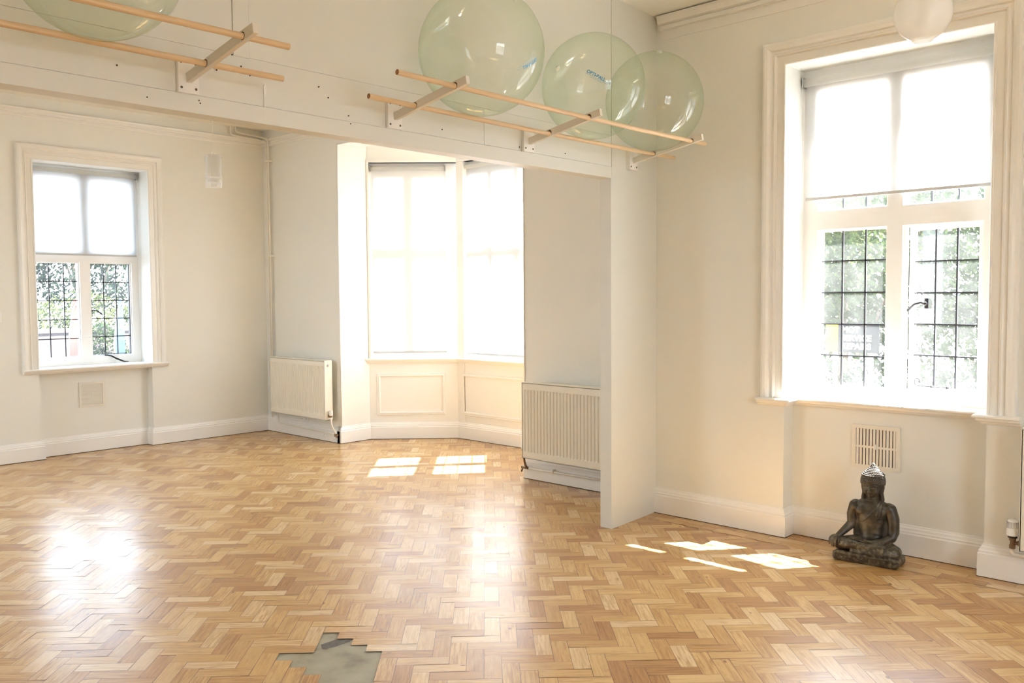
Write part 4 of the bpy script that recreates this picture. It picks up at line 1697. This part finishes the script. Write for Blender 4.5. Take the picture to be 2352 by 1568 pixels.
# nose
b = bmesh.new()
chain(b, [(.013, .037, .434), (.013, .031, .418), (.013, .025, .404)], [.0045, .0055, .0078])
ball(b, (.005, .031, .402), .0055, 2)
ball(b, (.021, .031, .402), .0055, 2)
nm = remeshed(b, .0016, 3, 'nose')
nm.materials.append(M_stone)
no = bpy.data.objects.new('nose', nm)
COL.objects.link(no)
no.parent = st


def fingers(name, palm, fs):
    b = bmesh.new()
    for (c, s) in palm: ell(b, c, *s)
    for pts, rs in fs: chain(b, pts, rs)
    me = remeshed(b, .0018, 2, name)
    me.materials.append(M_stone)
    o = bpy.data.objects.new(name, me)
    COL.objects.link(o)
    o.parent = st


# image-left hand draped over the knee, fingers pointing down
fs = []
for i, (dx, ln) in enumerate(((-.019, .030), (-.008, .040), (.003, .043), (.014, .036))):
    x = -.170 + dx
    fs.append(([(x + .004, .020, .126), (x, .003, .118), (x - .001, -.004, .118 - ln * .5), (x, -.003, .118 - ln)], [.0065, .0062, .0056, .0046]))
fs.append(([(-.150, .026, .122), (-.143, .010, .112), (-.142, .000, .098)], [.0072, .0062, .005]))
fingers('hand', [((-.166, .024, .127), (.022, .022, .012))], fs)
# image-right hand palm up in the lap, fingers pointing to image left
fs = []
for i, (dy, ln) in enumerate(((-.014, .040), (-.004, .046), (.006, .044), (.016, .036))):
    y = .022 + dy
    fs.append(([(.020, y, .124), (.002, y, .124), (.002 - ln * .5, y, .126), (.002 - ln, y + .002, .130)], [.0068, .0064, .0058, .0048]))
fs.append(([(.030, .006, .130), (.016, -.004, .134), (.000, -.002, .137)], [.0075, .0062, .005]))
fingers('hand', [((.030, .022, .124), (.026, .022, .010))], fs)
# hair curls
b = bmesh.new()
import bisect
rows = 15
hair_prof = []
for k in range(rows):
    t = k / (rows - 1)
    z = .436 + t * .104
    # outline radius of the cap at z
    if z < .482:
        q = (z - .450) / .052
        rx = .0625 * math.sqrt(max(0, 1 - q * q * .62))
    else:
        q = (z - .482) / .058
        rx = .054 * max(0, 1 - q) ** 1.15 + .010
    ry = rx * 1.06
    hair_prof.append((z, rx, ry))
hb2 = bmesh.new()
for (z, rx, ry) in hair_prof:
    n = max(6, int(2 * math.pi * rx / .0085))
    for i in range(n):
        a = 2 * math.pi * (i + .5 * (hair_prof.index((z, rx, ry)) % 2)) / n
        x, y = .013 + rx * math.cos(a), .102 + ry * math.sin(a)
        hl = .452 - .012 * abs(math.cos(a))     # hairline in front
        if math.sin(a) < -.25 and z < hl: continue
        ball(b, (x, y, z), .0046, 2, (1, 1, .95))
lathe(hb2, [(0, .432)] + [(rx - .001, z) for z, rx, ry in hair_prof] + [(0, .546)], (.013, .102, 0), 40)
# trim cap in front below the hairline
for v in hb2.verts:
    if v.co.y < .085 and v.co.z < .452: v.co.y += .012
ball(b, (.013, .103, .543), .0105, 3, (1, 1, 1.1))
merge(b, hb2)
M_hair = paint('polished_stone_curls', (0.085, 0.070, 0.055), .30, .35, .3, 40, .8)
obj('hair_curls', b, M_hair, st, smooth=True)
# plinth
b = bmesh.new()
box(b, -.176, .180, -.014, .160, .0, .052, bev=.018)
for k in range(5):
    ell(b, (-.125 + k * .063, .0, .046), .050, .022, .013)
pm = remeshed(b, .004, 5, 'plinth')
rn = random.Random(3)
for v in pm.vertices:
    if v.co.z > .006:
        nn = noise.noise(v.co * 40) * .0025
        v.co += v.normal * nn
    if v.co.z < .004: v.co.z = .0008
pm.materials.append(M_stone)
po = bpy.data.objects.new('plinth', pm)
COL.objects.link(po)
po.parent = st

# ---------------------------------------------------------------- outdoors
M_ground = paint('street_tarmac', (0.10, 0.10, 0.10), .9, .1, .2, 4)
M_grass = paint('verge', (0.10, 0.14, 0.04), .9, .3, .4, 8)
b = bmesh.new()
for (x0, x1, y0, y1) in ((6.55, 60, -40, 60), (-40, 6.55, 9.3, 60), (-40, -2.05, -40, 9.3), (-2.05, 6.55, -40, -2.85)):
    box(b, x0, x1, y0, y1, -.5, -.35)
struct('ground', b, M_ground)
b = bmesh.new()     # outer skin of wall below the windows
box(b, 5.45, 5.6, -2.8, 4.6, -.4, .84)


def leaf_mat(name, c1, c2):
    mt, t, N, L, p = nodes(name)
    N.remove(p)
    out = N['Material Output']
    oi = N.new('ShaderNodeTexNoise'); oi.inputs['Scale'].default_value = 3.0
    tcn = N.new('ShaderNodeTexCoord')
    L.new(tcn.outputs['Object'], oi.inputs['Vector'])
    mx = N.new('ShaderNodeMix'); mx.data_type = 'RGBA'
    mx.inputs[6].default_value = (*c1, 1); mx.inputs[7].default_value = (*c2, 1)
    L.new(oi.outputs['Fac'], mx.inputs[0])
    df = N.new('ShaderNodeBsdfDiffuse'); tl = N.new('ShaderNodeBsdfTranslucent')
    L.new(mx.outputs[2], df.inputs[0]); L.new(mx.outputs[2], tl.inputs[0])
    ms = N.new('ShaderNodeMixShader'); ms.inputs[0].default_value = .3
    L.new(df.outputs[0], ms.inputs[1]); L.new(tl.outputs[0], ms.inputs[2])
    L.new(ms.outputs[0], out.inputs[0])
    return mt


M_leaf = leaf_mat('mid_green_leaves', (0.012, 0.022, 0.009), (0.042, 0.062, 0.020))
M_leafl = leaf_mat('yellow_green_leaves', (0.035, 0.048, 0.016), (0.085, 0.10, 0.035))
M_leafd = leaf_mat('dark_green_leaves', (0.008, 0.015, 0.010), (0.026, 0.040, 0.022))
M_bark = paint('bark', (0.10, 0.075, 0.05), .9, .3, .5, 10)


def plant(name, base_pt, blobs, n, size, mt, label, cat, group, trunk=.08, seed=1):
    rg = random.Random(seed)
    bx_, by_, bz_ = base_pt
    root = tag(empty(name, base_pt), label, cat, group)
    b = bmesh.new()
    tot = sum(bl[3] * bl[4] * bl[5] for bl in blobs)
    for (cx, cy2, cz, rx, ry, rz) in blobs:
        for _ in range(int(n * rx * ry * rz / tot)):
            while True:
                p = Vector((rg.uniform(-1, 1), rg.uniform(-1, 1), rg.uniform(-1, 1)))
                if p.length < 1: break
            p = p.normalized() * (p.length ** .5)
            c = Vector((cx + p.x * rx, cy2 + p.y * ry, cz + p.z * rz))
            c += Vector((noise.noise(c * 1.7), noise.noise(c * 1.7 + Vector((9, 0, 0))), noise.noise(c * 1.7 + Vector((0, 9, 0))))) * .25
            c.z = max(c.z, .02)
            nrm = Vector((rg.gauss(0, 1), rg.gauss(0, 1), rg.gauss(0, 1))).normalized()
            u = nrm.orthogonal().normalized()
            w = nrm.cross(u)
            s = size * rg.uniform(.6, 1.25)
            q = [c + u * s, c + w * s * .55 + nrm * s * .12, c - u * s, c - w * s * .55 + nrm * s * .12]
            b.faces.new([b.verts.new(k) for k in q])
    obj('foliage', b, mt, root)
    b = bmesh.new()
    top = max(blobs, key=lambda k: k[2])
    cyl(b, (0, 0, 0), (top[0] * .6, top[1] * .6, top[2]), trunk, trunk * .35, n=10)
    for bl in blobs[:6]:
        cyl(b, (bl[0] * .2, bl[1] * .2, max(.1, bl[2] * .45)), (bl[0], bl[1], bl[2]), trunk * .4, trunk * .15, n=8)
    obj('trunk', b, M_bark, root)
    return root


G = -.35
# street side trees seen through the near window (x about 11-13)
plant('tree', (11.2, 4.6, G), [(0, 0, 2.6, 1.3, 1.1, 1.3), (.3, .9, 2.3, 1.0, .9, 1.0), (-.2, -.8, 2.2, .9, .9, 1.0), (.2, .2, 1.2, 1.0, 1.0, .7)], 13000, .045, M_leaf,
      'leafy green tree seen through the left light of the large window', 'tree', 'trees across the street', seed=11)
plant('tree', (11.6, 2.9, G), [(0, 0, 2.5, 1.2, 1.0, 1.3), (.1, -.8, 2.3, 1.0, .8, 1.1), (.0, .3, 1.1, 1.0, 1.0, .8), (0, -.6, .9, .9, .8, .7)], 13000, .043, M_leaf,
      'leafy tree behind the open casement of the large window', 'tree', 'trees across the street', seed=12)
plant('tree', (15.5, 7.2, G), [(0, 0, 2.6, 1.8, 1.5, 1.4), (.4, 1.4, 2.2, 1.2, 1.2, 1.2), (-.2, -1.4, 2.4, 1.3, 1.2, 1.2), (0, 0, 4.2, 1.6, 1.5, 1.2)], 8000, .07, M_leafl,
      'pale yellow-green tree standing beyond the garage sign', 'tree', 'trees across the street', seed=13)
plant('tree', (12.5, 8.6, G), [(0, 0, 2.2, 1.2, 1.2, 1.3), (0, 0, 3.4, 1.0, 1.0, .9)], 2400, .09, M_leafd,
      'dark tree faintly visible through the front blind of the bay', 'tree', 'trees across the street', seed=14)
# hedge and trees seen through the far window
plant('hedge', (5.0, 17.05, G), [(-1.6, 0, 1.15, 1.1, .6, .6), (-.6, 0, 1.25, 1.0, .6, .6), (.4, 0, 1.2, 1.0, .6, .6), (1.4, 0, 1.3, 1.0, .6, .65), (2.4, 0, 1.2, 1.0, .6, .6)], 12000, .036, M_leafl,
      'light green hedge growing over the brick wall', 'hedge', None, .06, seed=21)
plant('tree', (5.2, 20.5, G), [(0, 0, 2.3, 1.4, 1.1, .9), (-.8, 0, 3.4, 1.0, 1.0, .9), (.7, 0, 3.6, 1.1, 1.0, 1.0)], 8000, .055, M_leafd,
      'dark tree beyond the hedge at the left light of the far window', 'tree', 'trees beyond the hedge', seed=22)
plant('tree', (8.0, 21.0, G), [(0, 0, 2.5, 1.3, 1.1, 1.0), (-.8, 0, 3.6, 1.0, 1.0, .8), (.8, .2, 3.5, 1.1, 1.0, 1.0)], 8000, .055, M_leafd,
      'dark tree beyond the hedge at the right light of the far window', 'tree', 'trees beyond the hedge', seed=23)
plant('shrub', (6.25, 15.6, G), [(0, 0, .95, .32, .25, .45), (.02, 0, .5, .3, .25, .3)], 2600, .034, M_leaf,
      'dark green shrub standing in front of the brick wall', 'shrub', None, .03, seed=24)


def brick_mat():
    mt, t, N, L, p = nodes('red_brickwork')
    tcn = N.new('ShaderNodeTexCoord')
    mp = N.new('ShaderNodeMapping')
    mp.inputs['Rotation'].default_value = (R(90), 0, 0)
    L.new(tcn.outputs['Object'], mp.inputs[0])
    br = N.new('ShaderNodeTexBrick')
    br.inputs['Color1'].default_value = (0.072, 0.055, 0.053, 1)
    br.inputs['Color2'].default_value = (0.060, 0.046, 0.045, 1)
    br.inputs['Mortar'].default_value = (0.085, 0.080, 0.080, 1)
    br.inputs['Scale'].default_value = 4.4
    L.new(mp.outputs[0], br.inputs['Vector'])
    L.new(br.outputs['Color'], p.inputs['Base Color'])
    p.inputs['Roughness'].default_value = .9
    p.inputs['Specular IOR Level'].default_value = .05
    return mt


b = bmesh.new()
box(b, 2.0, 9.5, 16.0, 16.25, G, .92)
box(b, 1.98, 9.52, 15.98, 16.27, .92, .99)
tag(obj('brick_wall', b, brick_mat()), 'low red brick wall under the hedge outside the far window', 'wall')
M_red = paint('red_banner_cloth', (0.085, 0.040, 0.034), .7, .1, 0, 3, .03)
M_blue = paint('blue_banner_cloth', (0.034, 0.056, 0.078), .7, .1, 0, 3, .03)
M_post = paint('white_post', (0.5, 0.5, 0.5), .5, .02, 0, 5)


def banner(x, y, lean, mt, label, h=1.35):
    root = tag(empty('feather_banner', (x, y, G)), label, 'banner')
    b = bmesh.new()
    top = h + .55
    tube(b, [(0, 0, 0), (0, 0, top * .6), (lean * .25, 0, top * .92), (lean * .9, 0, top)], .012, 8, .2)
    obj('pole', b, M_post, root, smooth=True)
    b = bmesh.new()
    n = 16
    L_, Rr_ = [], []
    for i in range(n + 1):
        t = i / n
        z = .25 + t * (top - .3)
        wv = .03 * math.sin(t * 9)
        xo = lean * .25 * max(0, t - .6) / .4
        wd = .17 * (1 - max(0, t - .55) ** 2 * 3.2)
        L_.append(b.verts.new((xo + .01, wv * .3, z)))
        Rr_.append(b.verts.new((xo + math.copysign(max(.02, wd), lean), wv, z)))
    for i in range(n): b.faces.new((L_[i], Rr_[i], Rr_[i + 1], L_[i + 1]))
    g = bmesh.ops.extrude_face_region(b, geom=list(b.faces))
    bmesh.ops.translate(b, verts=[v for v in g['geom'] if isinstance(v, bmesh.types.BMVert)], vec=(0, .003, 0))
    obj('cloth', b, mt, root)
    return root


banner(5.32, 14.9, .35, M_red, 'red feather banner outside the left light of the far window')
banner(6.05, 14.9, .35, M_blue, 'blue feather banner outside the right light of the far window')
for k, (x, lab) in enumerate(((5.70, 'white post outside the right light of the far window, beside the mullion'), (5.02, 'thin white lamp post standing beyond the left light of the far window'))):
    b = bmesh.new()
    cyl(b, (x, 15.3 + k * 4, G), (x, 15.3 + k * 4, 1.55 + k * .9), .035, n=12)
    ball(b, (x, 15.3 + k * 4, 1.55 + k * .9), .05, 2)
    tag(obj('white_post', b, M_post), lab, 'post', 'white posts')

# garage sign: dark board with white words and a yellow end panel
sg = tag(empty('garage_sign', (9.7, 3.85, G)), 'dark roadside garage sign with white words and a yellow panel', 'sign')
M_signd = paint('sign_charcoal', (0.012, 0.014, 0.015), .6, .05, 0, 3, .03)
M_signy = paint('sign_yellow', (0.16, 0.14, 0.03), .6, .05, 0, 3, .03)
M_signw = paint('sign_white', (0.45, 0.45, 0.45), .6, .02, 0, 3, .03)
b = bmesh.new()
box(b, 9.70, 9.73, 3.60, 4.05, .84, 1.165)
setw(obj('board', b, M_signd, sg))
b = bmesh.new()
box(b, 9.695, 9.73, 4.05, 4.19, .84, 1.165)
setw(obj('yellow_panel', b, M_signy, sg))
for y in (3.70, 4.10):
    b = bmesh.new()
    box(b, 9.73, 9.77, y - .02, y + .02, G, 1.14)
    setw(obj('post', b, M_post, sg))


def flat_text(root, body_, size, M, mt, name='lettering'):
    cu = bpy.data.curves.new('t', 'FONT')
    cu.body = body_
    cu.size = size
    cu.offset = size * .04
    cu.extrude = .002
    to = bpy.data.objects.new('t', cu)
    COL.objects.link(to)
    bpy.context.view_layer.update()
    me = bpy.data.meshes.new_from_object(to.evaluated_get(bpy.context.evaluated_depsgraph_get()))
    bpy.data.objects.remove(to)
    me.transform(M)
    me.materials.append(mt)
    o = bpy.data.objects.new(name, me)
    COL.objects.link(o)
    o.parent = root
    return setw(o)


for i, wd in enumerate(('MOT', 'SERVICE', 'REPAIRS')):
    Mt = Matrix(((0, 0, -1, 9.697), (-1, 0, 0, 4.01), (0, 1, 0, 1.065 - i * .093), (0, 0, 0, 1)))
    flat_text(sg, wd, .092, Mt, M_signw)
